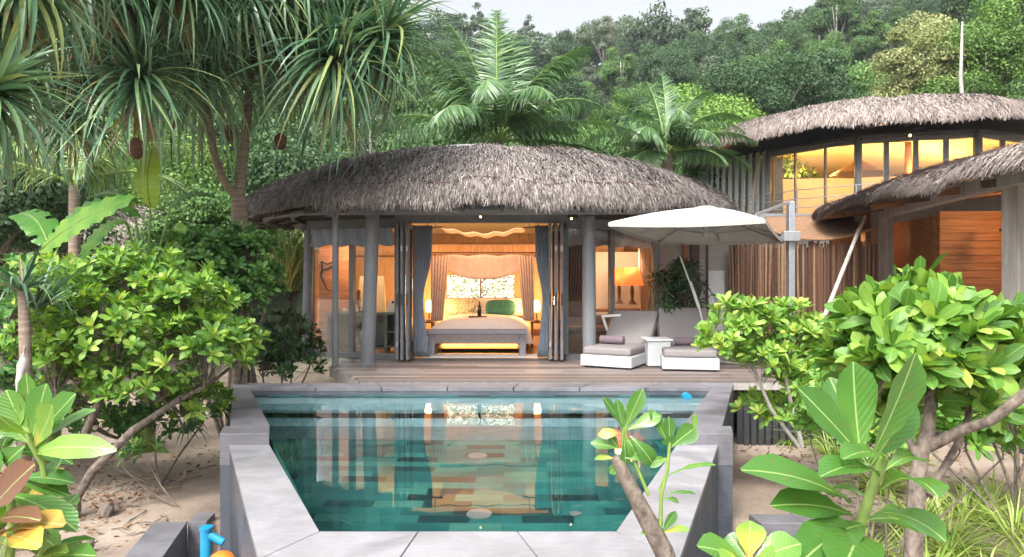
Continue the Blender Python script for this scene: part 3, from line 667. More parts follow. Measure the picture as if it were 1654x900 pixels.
# columns
def column(label, top, base, r, mat='column'):
    t = thing('round_column', label, 'column', base); m = MB(); m.tube([base, top], [r, r*.97], 20); smooth_by_angle(m.build('shaft', M[mat], t))
    m = MB(); bb = Vector(base); m.lathe((bb.x, bb.y, 0), [(r*1.25, 0), (r*1.25, .03), (r*1.02, .035)], 20); m.build('base_ring', M[mat], t)
    m = MB(); tt = Vector(top); m.tube([tt+Vector((-.09, -.0, .02)), tt+Vector((-.09, .25, .05))], .07, 10); m.build('bracket', M[mat], t)
column('thick grey round column with the slight lean, beside the left folded doors', P(602, 346, 11.0), (-2.325, 11.0, .0), .112)
column('thin grey post at the left end of the deck', P(542, 346, 10.9), (-2.82, 10.9, .0), .052)
column('thick grey round column behind the white sun loungers', P(951, 350, 11.2), (1.27, 11.2, .0), .112)
column('dark corner column where the left glass wall ends', P(500, 372, 12.3), (-3.70, 12.28, .0), .09, 'paint')

def downlight(label, p):
    t = thing('ceiling_spotlight', label, 'spotlight', p); m = MB(); m.lathe((p.x, p.y, p.z+.03), [(.035, 0), (.045, .05), (.03, .11)], 12); m.build('housing', M['dark'], t)
    m = MB(); m.ell(p+Vector((0, 0, .02)), (.018, .018, .022), 10, 6); m.build('bulb', M['spotbulb'], t, smooth=True)
    return
    l = bpy.data.lights.new('spot', 'POINT'); l.energy = 1.6; l.color = (1, .75, .45); l.shadow_soft_size = .07; o = bpy.data.objects.new('spot_light', l); col.objects.link(o); o.location = p+Vector((0, -.02, -.06)); 
downlight('small glowing spotlight under the eave above the bedroom opening', P(776, 352, 11.3))
downlight('small glowing spotlight under the eave above the right folded doors', P(923, 355, 11.3))

# ================= BEDROOM =================
def lamp(name, p, e, c=(1, .52, .2), r=.08):
    l = bpy.data.lights.new(name, 'POINT'); l.energy = e; l.color = c; l.shadow_soft_size = r; o = bpy.data.objects.new(name, l); col.objects.link(o); o.location = p; return o
def arealamp(name, p, e, sx, sy, rot, c=(1, .52, .2)):
    l = bpy.data.lights.new(name, 'AREA'); l.energy = e; l.color = c; l.shape = 'RECTANGLE'; l.size = sx; l.size_y = sy; o = bpy.data.objects.new(name, l); col.objects.link(o); o.location = p; o.rotation_euler = rot; return o
arealamp('cove_light', (-.55, 14.95, 2.16), 48, 5.0, .1, (R(180), 0, 0), (1, .56, .20))
arealamp('bedroom_fill_light', (-.55, 12.35, 2.05), 11, 1.6, .5, (R(80), 0, 0), (1, .60, .34))  # added fill for the bedroom, unseen from outside; no ceiling lamp hangs here
arealamp('desk_fill_light', (-2.8, 12.75, 1.95), 17, 1.2, .3, (R(80), 0, 0), (1, .55, .25))  # unseen area panel added to light the room behind the left glass
arealamp('sofa_fill_light', (1.75, 12.75, 1.75), 15, 1.2, .3, (R(80), 0, 0), (1, .60, .33))  # unseen area panel added to light the room behind the right glass
bed = thing('bed', 'wide bed with pale mauve-white bedspread, centred in the villa opening', 'bed', (-.6, 13.7, 0))
b = MB(); b.box((-.6, 13.65, .2), (1.8, 2.0, .2)); b.build('base', M['darkwood'], bed)
b = MB(); rows = []
for j in range(15):
    v = j/14; yv = 12.62+v*2.0; row = []
    for i in range(29):
        u = i/28*2-1; q = abs(u)**5; x = -.6+u*1.0; z = .66-.30*q*1.0-(.0 if v > .05 else .22)+.015*sin(u*4+v*3)
        if abs(u) > .96: z = .22
        row.append(Vector((x*1.0, yv-(.03 if v < .05 else 0), z)))
    rows.append(row)
rows.insert(0, [Vector((p.x, 12.58, .2)) for p in rows[0]])
b.grid(rows); b.build('bedspread', M['linen'], bed, smooth=True)
b = MB(); b.box((-.6, 14.62, .55), (2.0, .08, .85)); b.build('headboard', M['net'], bed, bevel=.02)
for x in (-1.35, .15):
    for y in (12.75, 14.5):
        b = MB(); b.tube([(x, y, 0), (x, y, .12)], .03, 8); b.build('leg', M['darkwood'], bed)
def pillow(name, label, c, d, mat, tilt=50, rz=0, cat='pillow'):
    o = MB(); o.ell((0, 0, 0), (d[0]/2, d[1]/2, d[2]/2), 24, 10, .55); o = o.build(name, mat, smooth=True); o.location = c; o.rotation_euler = (R(tilt), 0, rz); tag(o, label, cat); return o
pillow('pillow', 'patterned green and cream pillow left of the teal cushion', (-1.02, 14.35, .80), (.72, .42, .18), M['patt'])
pillow('pillow', 'plain cream pillow between the patterned pillow and the teal cushion', (-.62, 14.45, .80), (.6, .42, .16), M['linen'])
pillow('cushion', 'teal green cushion propped on the head of the bed', (-.24, 14.2, .79), (.62, .36, .20), M['teal'], cat='cushion')
pillow('pillow', 'white pillow at the head of the bed beyond the teal cushion', (.12, 14.45, .80), (.55, .42, .16), M['linen'])
# bench with fringed throw
bn = thing('bench', 'low lilac-grey bench draped with a fringed throw at the foot of the bed', 'bench', (-.62, 12.35, 0))
b = MB(); b.box((-.62, 12.35, .44), (1.78, .42, .07)); b.build('seat', M['fringe'], bn, bevel=.02)
for x in (-1.44, .19):
    for y in (12.2, 12.5):
        b = MB(); b.box((x, y, .205), (.12 if y < 12.3 else .06, .06, .41)); b.build('leg', M['fringe'], bn, bevel=.01)
b = MB()
for i in range(90):
    x = -1.48+1.74*i/89; L = rnd.uniform(.10, .15); b.box((x, 12.132, .41-L/2), (.006, .006, L))
b.build('fringe', M['fringe'], bn)
b = MB(); b.box((-.62, 12.118, .455), (1.76, .015, .075)); b.build('throw_edge', M['fringe'], bn)
arealamp('under_bed_light', (-.6, 12.62, .16), 9, 1.4, .06, (R(60), 0, 0), (1, .58, .14))
# canopy
cp = thing('bed_canopy', 'white cotton canopy with warm lamplight in its colour, swagged above the bed', 'bed canopy', (-.6, 13.3, 2))
b = MB(); rows = []
for j in range(9):
    v = j/8; rows.append([Vector((-1.42+1.74*i/40, 13.1+.10*sin(v*2)+.015*sin(i*1.3), 1.83+.03*abs(sin(i/40*pi*3))*(1-v)-v*(.10+.36*(1-(2*i/40-1)**2)**.8)-.012*sin(i/40*pi*3)*v)) for i in range(41)])
b.grid(rows); o = b.build('swag', M['net'], cp, smooth=True); o.modifiers.new('s', 'SOLIDIFY').thickness = .004
for sgn, x0, x1, nm in ((-1, -1.55, -1.20, 'a'), (1, .10, .42, 'b')):
    rows = []
    for j in range(15):
        v = j/14; f = 1-.35*v; xo = (-.06 if sgn < 0 else .06)*v
        rows.append([Vector(((x0+x1)/2+xo+(x0+(x1-x0)*i/30-(x0+x1)/2)*f, 13.05+.03*sin(i*1.25), 1.84-v*1.25)) for i in range(31)])
    b = MB(); b.grid(rows); o = b.build('side_drape', M['net'], cp, smooth=True); o.modifiers.new('s', 'SOLIDIFY').thickness = .004
b = MB(); b.tube([(-1.62, 13.12, 1.9), (.5, 13.12, 1.9)], .012, 6); b.tube([(-1.62, 14.5, 1.9), (-1.62, 13.12, 1.9), (-1.62, 13.12, 2.7)], .01, 6); b.tube([(.5, 14.5, 1.9), (.5, 13.12, 1.9), (.5, 13.12, 2.7)], .01, 6); b.build('hanging_frame', M['darkwood'], cp)
rows = []
for j in range(5):
    v = j/4; rows.append([Vector((-1.35+1.6*i/30, 12.6+v*1.2, 2.36-.12*sin(pi*i/30)*(1)-.02*sin(i*.9))) for i in range(31)])
b = MB(); b.grid(rows); o = b.build('ceiling_cloth', M['net'], None, smooth=True); tag(o, 'slack brown cloth slung just under the villa ceiling', 'ceiling cloth'); o.modifiers.new('s', 'SOLIDIFY').thickness = .006
b = MB()
for x in (-1.42, .32): b.tube([(x-.12, 12.6, 2.33), (x+.14, 12.6, 2.35)], .02, 6); b.tube([(x, 12.6, 2.34), (x, 12.6, 2.7)], .008, 5)
b.tube([(-1.54, 12.62, 2.5), (.46, 12.62, 2.5)], .008, 5)
tag(b.build('cloth_hanger', M['darkwood']), 'dark wooden hanger bar holding the slack cloth under the villa ceiling', 'hanger')
def nightstand(x, label):
    t = thing('nightstand', label, 'nightstand', (x, 13.9, 0)); b = MB(); b.box((x, 13.9, .52), (.42, .4, .04)); b.build('top', M['darkwood'], t)
    b = MB(); b.box((x, 13.9, .3), (.38, .36, .12)); b.build('drawer', M['teak'], t)
    for dx in (-.17, .17):
        for dy in (-.16, .16): b = MB(); b.box((x+dx, 13.9+dy, .25), (.035, .035, .5)); b.build('leg', M['darkwood'], t)
nightstand(-1.78, 'dark nightstand left of the bed'); nightstand(.58, 'dark nightstand right of the bed')
def bedlamp(x, label):
    t = thing('bedside_lamp', label, 'lamp', (x, 13.85, .54)); b = MB(); b.lathe((x, 13.85, .54), [(.07, 0), (.06, .02), (.015, .04), (.015, .18)], 14); b.build('stand', M['darkwood'], t)
    b = MB(); b.lathe((x, 13.85, .72), [(.055, 0), (.075, .08), (.07, .18), (.04, .24)], 16); b.build('shade', M['bulb'], t, smooth=True)
    lamp('bedside_light', (x, 14.0, .95), 36, (1, .50, .16), .12)
bedlamp(-1.68, 'glowing bedside lamp left of the bed'); bedlamp(.50, 'glowing bedside lamp right of the bed')
b = MB(); b.box((-.55, 11.92+.3, .018), (2.0, .5, .012)); tag(b.build('rug', M['linen']), 'pale rug along the threshold under the fringed bench', 'rug')
t = thing('wine_tray', 'small tray with a dark wine bottle and two glasses on the bedspread', 'tray', (-.65, 13.0, .67))
b = MB(); b.box((-.65, 13.0, .675), (.34, .22, .02)); b.build('tray', M['darkwood'], t)
b = MB(); b.lathe((-.62, 13.0, .685), [(.038, 0), (.038, .17), (.014, .21), (.014, .28)], 12); tag(b.build('wine_bottle', M['bottle'], smooth=True), 'dark wine bottle standing on the tray on the bed', 'bottle')
b = MB(); b.lathe((-.75, 12.98, .685), [(.025, 0), (.005, .01), (.005, .07), (.03, .10), (.025, .15)], 10); b.build('glass', M['glass'], t)
b = MB(); b.box((-.35, 12.25, .028), (1.5, .03, .004)); 
# left room behind glass: shelf desk, screen, sculpture
sh = thing('shelf_desk', 'grey-green open shelf desk behind the left glass wall', 'desk', (-2.8, 12.9, 0))
b = MB(); b.box((-2.75, 12.95, .74), (1.5, .4, .05)); b.build('desk_top', M['greencab'], sh)
for x in (-3.46, -2.36, -2.04): b = MB(); b.box((x, 12.95, .37), (.05, .38, .70)); b.build('upright', M['greencab'], sh)
for z in (.40, .12): b = MB(); b.box((-2.2, 12.95, z), (.30, .36, .03)); b.build('shelf', M['greencab'], sh)
b = MB(); b.box((-2.9, 12.95, .09), (1.1, .38, .04)); b.build('low_shelf', M['greencab'], sh)
b = MB(); b.box((-2.75, 13.16, .4), (1.44, .02, .66)); b.build('back', M['greencab'], sh)
t = thing('tissue_box', 'white sloped box standing on the shelf desk near the folded doors', 'box', (-2.22, 12.85, .77)); b = MB(); b._add([(-2.36, 12.8, .767), (-2.12, 12.8, .767), (-2.12, 12.95, .767), (-2.36, 12.95, .767), (-2.31, 12.84, .99), (-2.17, 12.84, .99), (-2.17, 12.92, .99), (-2.31, 12.92, .99)], [(3, 2, 1, 0), (4, 5, 6, 7), (0, 1, 5, 4), (1, 2, 6, 5), (2, 3, 7, 6), (3, 0, 4, 7)]); b.build('box_body', M['white'], t); b = MB(); b.ell((-2.24, 12.85, .95), (.03, .03, .03)); b.build('finial', M['bottle'], t)
def vessel(name, label, x, y, z, prof, mat, cat):
    b = MB(); b.lathe((x, y, z), prof, 16); tag(smooth_by_angle(b.build(name, mat)), label, cat)
vessel('ice_bucket', 'white bucket on the low shelf of the desk', -2.72, 12.85, .112, [(.09, 0), (.12, .2), (.125, .3)], M['white'], 'bucket')
vessel('ice_bucket', 'smaller white jar beside the bucket on the low shelf', -3.0, 12.9, .112, [(.06, 0), (.09, .12), (.05, .24), (.06, .28)], M['white'], 'jar')
vessel('desk_lamp', 'little lit lamp on the shelf desk', -2.68, 12.95, .767, [(.03, 0), (.01, .02), (.01, .16), (.05, .17), (.04, .25)], M['spotbulb'], 'lamp')
vessel('carved_figure', 'dark carved figurine on the shelf desk', -2.92, 13.0, .767, [(.05, 0), (.035, .12), (.06, .2), (.03, .3), (.045, .36), (.02, .42)], M['darkwood'], 'figurine')
for k in range(4): vessel('coral_piece', 'lump of white coral on the shelf desk top', -3.15+.11*k, 12.85+.03*(k % 2), .767, [(.04, 0), (.055, .03), (.03, .07+.01*k)], M['whitewall'], 'coral')
for o in [o for o in col.objects if o.name.startswith('coral_piece')]: o['group'] = 'coral lumps on the desk'
t = thing('partition_screen', 'orange timber panel behind the left glass wall', 'panel', (-3.4, 13.2, 0)); b = MB(); b.box((-3.45, 13.35, 1.1), (.62, .06, 2.2)); b.build('panel', M['plankwall'], t)
t = thing('branch_sculpture', 'twisted black branch hung on the orange timber panel', 'sculpture', P(523, 440, 13.2)); b = MB()
pp = lambda x, y: P(x, y, 13.25)
b.tube([pp(519, 422), pp(521, 436), pp(530, 434), pp(538, 430)], .022, 6); b.tube([pp(521, 436), pp(518, 445), pp(523, 456), pp(528, 468), pp(538, 472)], [.03, .022, .018, .012, .008], 6); b.tube([pp(519, 422), pp(528, 427), pp(537, 424)], .015, 6); b.build('branch', M['bottle'], t)
t = thing('stone_slab', 'pale yellow stone slab leaning behind the desk', 'stone slab', (-2.75, 13.5, 0)); b = MB(); b._add([(-3.1, 13.5, .75), (-2.5, 13.5, .75), (-2.55, 13.5, 1.45), (-3.0, 13.5, 1.45), (-3.1, 13.58, .75), (-2.5, 13.58, .75), (-2.55, 13.58, 1.45), (-3.0, 13.58, 1.45)], [(0, 1, 2, 3), (7, 6, 5, 4), (0, 4, 5, 1), (1, 5, 6, 2), (2, 6, 7, 3), (3, 7, 4, 0)]); b.build('slab', M['sandstone'], t)
# right room
sf = thing('sofa', 'grey woven sofa behind the glass right of the folded doors', 'sofa', (1.25, 12.5, 0))
b = MB(); b.box((1.45, 12.6, .22), (1.0, .5, .40)); b.build('seat_base', M['pebble'], sf, bevel=.03)
b = MB(); b.box((1.45, 12.85, .5), (1.0, .14, .45)); b.build('backrest', M['fringe'], sf, bevel=.04)
b = MB(); b.box((1.45, 12.55, .47), (.95, .45, .12)); b.build('cushion', M['fringe'], sf, bevel=.04)
def olamp(p, label):
    t = thing('table_lamp', label, 'lamp', p); b = MB(); b.lathe(p, [(.1, 0), (.06, .03), (.025, .1), (.04, .25), (.02, .4)], 14); b.build('lamp_base', M['darkwood'], t)
    b = MB(); b.lathe(p+Vector((0, 0, .36)), [(.23, 0), (.20, .14), (.14, .34)], 24); b.build('lamp_shade', M['orange_shade'], t, smooth=True)
    lamp('table_lamp_light', p+Vector((0, 0, .75)), 6, (1, .5, .2), .1)
q = P(1000, 461, 13.4); olamp(Vector((q.x, q.y, q.z-.36)), 'orange shaded table lamp at the left of the corner window mullion')
q = P(1021, 461, 12.95); olamp(Vector((q.x, q.y, q.z-.36)), 'orange shaded table lamp at the right of the corner window mullion')
t = thing('console_table', 'brown console table under the orange lamps', 'table', (2.0, 13.2, 0)); b = MB(); b.box((2.05, 13.25, .79), (1.3, .6, .05)); b.build('table_top', M['teak'], t)
for x in (1.5, 2.6):
    for y in (13.05, 13.45): b = MB(); b.box((x, y, .38), (.05, .05, .77)); b.build('leg', M['teak'], t)
b = MB(); b.box((2.0, 14.2, 1.2), (1.5, .03, 1.5)); tag(b.build('white_panel', M['whitewall']), 'white lit panel standing behind the orange lamps', 'panel')

# ================= LOUNGERS, TABLE, UMBRELLA =================
def lounger(label, loc, rz, zang):
    t = thing('sun_lounger', label, 'sun lounger', loc, rz, 'white wicker sun loungers on the deck')
    T = Matrix.Translation(loc) @ Matrix.Rotation(rz, 4, 'Z')
    W, L = .84, 1.75
    b = MB(T); b.box((W/2, L/2, .115), (W, L, .17)); o = b.build('wicker_base', M['wicker'], t, bevel=.012)
    b = MB(T); b.box((W/2, L/2, .018), (W-.12, L-.12, .03)); b.build('foot_rail', M['dark'], t)
    b = MB(T); b.box((W/2, .50, .265), (W-.05, .93, .115)); b.build('seat_cushion', M['cushion'], t, bevel=.035)
    a = R(zang); rot = Matrix.Rotation(a, 3, 'X'); d = rot @ Vector((0, 1, 0)); nn = rot @ Vector((0, 0, 1))
    b = MB(T); b.box(Vector((W/2, .95, .27))+d*.38, (W-.03, .76, .10), rot=rot); b.build('backrest_cushion', M['cushion'], t, bevel=.035)
    b = MB(T); b.box(Vector((W/2, .97, .22))+d*.38-nn*.055, (W-.08, .74, .02), rot=rot); b.build('backrest_frame', M['white'], t)
    for x in (.03, W-.03):
        b = MB(T); b.beam(Vector((x, 1.02, .2))+d*.6, (x, L-.12, .2), .03, .03); b.build('support_bar', M['white'], t)
    return t, T
def wicker():
    m, n, b = new_mat('white_wicker'); b.inputs['Base Color'].default_value = (.58, .59, .61, 1); b.inputs['Roughness'].default_value = .5
    v = coords(n); t = N(n, 'ShaderNodeTexWave', wave_type='BANDS', bands_direction='Z', Scale=22, Distortion=.6); n.links.new(v, t.inputs['Vector']); t2 = N(n, 'ShaderNodeTexNoise', Scale=60); n.links.new(v, t2.inputs['Vector'])
    mx = N(n, 'ShaderNodeMath', operation='ADD'); n.links.new(t.outputs['Fac'], mx.inputs[0]); n.links.new(t2.outputs[0], mx.inputs[1]); bump(n, b, mx.outputs[0], .6, .006); return m
M['wicker'] = wicker()
l1, T1 = lounger('white wicker lounger with taupe cushions beside the round column', (1.08, 10.80, 0), R(-29), 47)
l2, T2 = lounger('white wicker lounger with taupe cushions half hidden by the green shrub', (2.27, 10.32, 0), R(-9), 55)
def roll(T, x, y, label):
    b = MB(T); b.tube([(x-.2, y, .395), (x+.2, y, .395)], [.066, .066], 16); b.tube([(x-.204, y, .395), (x+.204, y, .395)], [.045, .045], 12); tag(smooth_by_angle(b.build('rolled_towel', M['towel'])), label, 'towel', 'rolled towels on the loungers')
roll(T1, .30, .62, 'rolled mauve towel on the lounger beside the column'); roll(T2, .45, .72, 'rolled mauve towel on the lounger behind the shrub')
t = thing('side_table', 'small white wicker side table between the two sun loungers', 'side table', (2.28, 11.0, 0)); b = MB(); b.box((2.33, 11.0, .21), (.36, .40, .40)); b.build('table_body', M['wicker'], t, bevel=.012); b = MB(); b.box((2.33, 11.0, .428), (.42, .46, .028)); b.build('table_top', M['white'], t, bevel=.006)
cr = thing('folding_chair_frame', 'white metal armchair frame beside the column behind the first lounger', 'chair', P(985, 560, 11.7)); pp = lambda x, y: P(x, y, 11.9)
b = MB(); b.beam(pp(972, 511), pp(1003, 509), .05, .04); b.build('armrest', M['white'], cr); b = MB(); b.beam(pp(973, 511), pp(992, 565), .04, .04); b.build('leg', M['white'], cr); b = MB(); b.beam(pp(1003, 511), pp(1010, 565), .04, .04); b.build('leg', M['white'], cr)

um = thing('parasol', 'large square white cantilever parasol above the sun loungers', 'parasol', (4.57, 11.2, 0))
c4 = [P(983, 360, 9.3), P(1236, 355, 9.25), P(1265, 388, 11.3), P(1062, 388, 11.3)]; ap = P(1140, 335, 10.3); hub = P(1139, 378, 10.35)
rows = []; b = MB(); NS = 12
for k in range(4):
    a, c = c4[k], c4[(k+1) % 4]; rr = []
    for j in range(7):
        v = j/6; rr.append([ap.lerp(a.lerp(c, i/NS), v)-Vector((0, 0, .05*sin(pi*i/NS)*v**1.5*.6+.035*sin(pi*v)*-1)) for i in range(NS+1)])
    b.grid(rr)
o = b.build('canopy', M['canvas'], um); o.modifiers.new('s', 'SOLIDIFY').thickness = .008
can = o
b = MB()
for k in range(4):
    a, c = c4[k], c4[(k+1) % 4]; b.grid([[a.lerp(c, i/12)-Vector((0, 0, .05*sin(pi*i/12)*.6)) for i in range(13)], [a.lerp(c, i/12)-Vector((0, 0, .05+.03*sin(pi*i/12))) for i in range(13)]])
o = b.build('valance', M['canvas'], um); o.modifiers.new('s', 'SOLIDIFY').thickness = .005
b = MB(); b.ell(ap+Vector((0, 0, -.01)), (.16, .16, .03), 16, 6); b.build('vent_cap', M['canvas'], can, smooth=True)
for k in range(4):
    for fr_ in (0, .5):
        e = c4[k].lerp(c4[(k+1) % 4], fr_); tgt = ap.lerp(e, .97)-Vector((0, 0, .045)); b = MB(); b.beam(ap-Vector((0, 0, .06)), tgt, .02, .022); rb = b.build('rib', M['chrome'], um)
        b = MB(); b.beam(hub, ap.lerp(e, .55)-Vector((0, 0, .06)), .016, .016); b.build('strut', M['chrome'], rb)
b = MB(); b.tube([hub-Vector((0, 0, .05)), ap], [.04, .03], 10); b.build('hub', M['chrome'], um)
mt = P(1277, 326, 11.2); b = MB(); b.box((mt.x, 11.2, mt.z/2), (.10, .13, mt.z)); b.build('mast', M['chrome'], um, bevel=.01)
b = MB(); b.beam(mt, P(1221, 347, 10.25), .03, .04); b.build('arm', M['chrome'], um)
b = MB(); q = P(1277, 382, 11.12); b.box(q, (.26, .16, .16)); b.build('crank_box', M['chrome'], um, bevel=.01)
b = MB(); b.beam(q, c4[2].lerp(c4[3], .1), .04, .05); b.build('brace', M['chrome'], um)
b = MB(); b.box((mt.x, 11.2, .04), (.8, .8, .07)); b.build('base_plate', M['dark'], um)
b = MB(); b.tube([P(1099, 415, 11.6), P(1130, 500, 11.3), P(1135, 520, 11.3)], .014, 6); b.tube([P(1115, 455, 11.5), P(1129, 497, 11.3)], .026, 6); tag(b.build('pole', M['white']), 'slim pale pole leaning in front of the potted palm', 'pole')
# ================= FENCE AND WALLS RIGHT OF THE VILLA =================
t = thing('bamboo_fence', 'tall brown bamboo pole fence behind the white parasol mast', 'fence', (5.0, 12.6, 0)); b = MB(); x = 4.03; i = 0
while x < 6.75:
    b.tint = rnd.random(); r = rnd.uniform(.017, .026); zt = 2.06+rnd.uniform(-.05, .05); b.tube([(x, 12.6+rnd.uniform(-.015, .015), 0), (x+rnd.uniform(-.012, .012), 12.6, zt/2), (x+rnd.uniform(-.02, .02), 12.6, zt)], r, 6); x += r*2+rnd.uniform(.0, .008)
    if rnd.random() < .04: x += .02
M['bamboo'] = tint_mat('brown_bamboo', [(0, (.05, .025, .015)), (.4, (.085, .043, .026)), (.8, (.14, .075, .045)), (1, (.25, .16, .10))], .55, nscale=14, namt=.3)
b.build('bamboo_panel', M['bamboo'], t, tint=True)
b = MB(); b.box((5.4, 12.66, 1.0), (2.7, .03, 1.95)); b.build('backing', M['darkwood'], t)
for z in (.35, 1.15, 1.9): b = MB(); b.box((5.4, 12.72, z), (2.7, .05, .08)); b.build('rail', M['darkwood'], t)
t = thing('woven_wall', 'weathered wall of pale louvres and woven slats behind the potted palm', 'wall', (2.9, 12.9, 0))
b = MB(); b.box((3.3, 12.95, 1.15), (1.6, .08, 2.3)); b.build('slat_panel', M['louver'], t); b = MB(); b.box((3.85, 12.88, .95), (.3, .05, 1.2)); b.build('white_board', M['whitewall'], t)
b = MB(); b.tube([(3.28, 12.85, 0), (3.26, 12.85, 2.4)], .05, 8); b.build('post', M['teak'], t)
b = MB(); b.box((3.68, 12.86, 1.2), (.03, .03, 2.3)); b.box((3.45, 12.87, 1.2), (.16, .03, 2.3)); b.build('batten', M['darkwood'], t)

M['palew'] = noise_mat('pale_slats', (.42, .43, .42), (.60, .60, .58), 4, .8, .3, .004, (5, 5, .4))
# ================= UPPER HOUSE =================
up = thing('upper_villa', 'raised round villa with shaggy thatch and tall lit windows on the slope, far right', 'villa', (14.5, 27, 3.4))
uc = (14.5, 27.0); UF = 3.45
ur, US = thatch(up, 'thatched_roof', (uc[0]-.35, uc[1]), 7.3, 6.9, 2.1, 6.27, 1.68, M['thatchb'], 70000, s=.72, L=.46, wd=.022, seed=9, ang=(pi*.9, pi*2.0), drop=.16)
def upt(r, th): return (uc[0]+r*cos(th), uc[1]+r*sin(th))
UP_ = [(8.0, 29.4), (7.95, 27.7), (9.4, 25.1), (11.43, 22.6), (14.7, 21.6), (18.0, 22.8), (19.8, 25.8)]
b = MB()
for a, c in zip(UP_[2:-1], UP_[3:]):
    b.beam((*a, 5.98), (*c, 5.98), .16, .26)
b.build('lintel', M['paint'], up)
b = MB()
for a, c in zip(UP_[2:-1], UP_[3:]): b.beam((*a, UF+.06), (*c, UF+.06), .16, .16)
b.build('sill', M['paint'], up)
def ufacet(a, c, n, mull=.06, glass=True):
    dx, dy = c[0]-a[0], c[1]-a[1]; rz = atan2(dy, dx); fr = MB()
    for i in range(n+1): w_ = .17 if i in (0, n) else mull; fr.box((*seg(a, c, i/n), 4.75), (w_, .12, 2.45), rz)
    w_ = fr.build('window', M['paint'], up)
    for i in range(n):
        p, q = seg(a, c, (i+.03)/n), seg(a, c, (i+.97)/n); g = MB(); g._add([(*p, UF+.1), (*q, UF+.1), (*q, 5.9), (*p, 5.9)], [(0, 1, 2, 3)]); g.build('pane', M['glass'], w_)
ufacet(UP_[2], UP_[3], 3, .055); ufacet(UP_[3], UP_[4], 4, .15); ufacet(UP_[4], UP_[5], 3, .12)
b = MB()
for (a, c) in ((UP_[0], UP_[1]), (UP_[1], UP_[2])):
    n = 9
    for i in range(n):
        p, q = Vector((*seg(a, c, i/n), 0)), Vector((*seg(a, c, (i+.94)/n), 0)); p2 = p+(Vector((*uc, 0))-p)*.03; m = (p+q)/2; b.beam((m.x, m.y, UF-.2), (m.x+.02, m.y, 6.1), (q-p).length*1.06, .05)
b.build('slatted_wall', M['palew'], up)
b = MB()
for (a, c) in ((UP_[0], UP_[1]), (UP_[1], UP_[2])):
    p, q = [Vector((*v, 4.6)).lerp(Vector((*uc, 4.6)), .06) for v in (a, c)]; b.beam(p, q, .05, 2.8)
b.build('slat_light_seal', M['palew'], up)  # added backing, stops room light showing between the slats
for p in (UP_[1], UP_[2], UP_[3], UP_[4]): b = MB(); b.tube([(p[0]-.05, p[1]-.12, UF-.6), (p[0]-.02, p[1]-.12, 6.05)], .11, 10); b.build('column', M['column'], up, smooth=True)
b = MB(); b.tube([(8.9, 26.0, UF-.3), (9.25, 25.4, 5.9)], .10, 8); b.build('timber_prop', M['sandstone'], up)
b = MB(); b.prism([upt(5.9, th_) for th_ in np.linspace(pi*.9, pi*2.05, 26)]+[(14.5, 30)], UF-.25, UF-.02); b.build('floor_slab', M['column'], up)
b = MB(); b.prism([upt(5.2, th_) for th_ in np.linspace(0, 2*pi, 26, endpoint=False)], -0.9, UF-.26); b.build('lower_wall', M['louver'], up)
for z in (UF+.35, UF+.65, UF+.95):
    b = MB(); b.tube([(*upt(6.15, th_), z+.02*sin(th_*40)) for th_ in np.linspace(pi*1.0, pi*1.62, 30)], .018, 5); b.build('railing_cable', M['chrome'], up)
for th_ in np.linspace(pi*1.02, pi*1.6, 7): b = MB(); q = upt(6.15, th_); b.tube([(*q, UF-.1), (*q, UF+.98)], .025, 6); b.build('railing_post', M['chrome'], up)
rows = []
for r in (1.0, .8, .6, .4, .2, .02): rows.append([Vector((uc[0]+5.6*r*cos(t_), uc[1]+5.6*r*sin(t_), 5.93+1.5*(1-r))) for t_ in np.linspace(0, 2*pi, 41)])
b = MB(); b.grid(rows); b.build('ceiling', M['cream'], up)
b = MB(); b.box((13.0, 27.2, 4.4), (9.5, .12, 2.0), R(-10)); b.build('inner_wall', M['whitewall'], up)
b = MB(); b.tube([(14.5, 25, UF), (14.5, 25, 7.0)], .12, 10); b.lathe((12.5, 24.6, 5.15), [(1.0, 0), (.02, .55)], 18); b.build('hanging_shade', M['teak'], up)
arealamp('upper_ceiling_fill', (13.5, 27.7, 5.5), 420, 9, .3, (R(180), 0, 0), (1, .50, .14))  # added up-light to brighten the ceiling above the inner wall
lamp('upper_room_light', (11.8, 25.2, 5.3), 130, (1, .50, .15), .3); lamp('upper_room_light', (14.6, 24.6, 5.3), 130, (1, .50, .15), .3); lamp('upper_room_light', (17, 25, 5.3), 140, (1, .50, .15), .3)
q = P(1470, 219, 21.3); m = MB(); m.ell(q, (.04, .04, .045), 10, 6); m.build('eave_bulb', M['spotbulb'], up, smooth=True)
drape('curtain', 'dark brown curtain at the left end of the upper villa windows', (9.7, 10.0), 5.9, UF, 25.2, M['greyc'], nf=4)
# bamboo awning under the upper house / beside the pavilion
b = MB(); rows = []
for j in range(9):
    v = j/8; rows.append([P(1235+165*u+(10*v), 352+6*v*(1)+(33*v)*(1-.5*(2*u-1)**2)-(4*u), 15.5-3.0*v) for u in np.linspace(0, 1, 25)])
b.grid(rows); o = b.build('woven_awning', M['awning'] if 'awning' in M else M['teak'], None, smooth=True); tag(o, 'sagging orange-brown woven awning between the parasol mast and the pavilion', 'awning'); o.modifiers.new('s', 'SOLIDIFY').thickness = .03
b = MB(); b.beam(P(1225, 350, 15.8), P(1400, 352, 15.6), .14, .14); tag(b.build('roof_beam', M['column']), 'grey horizontal beam above the woven awning', 'beam')

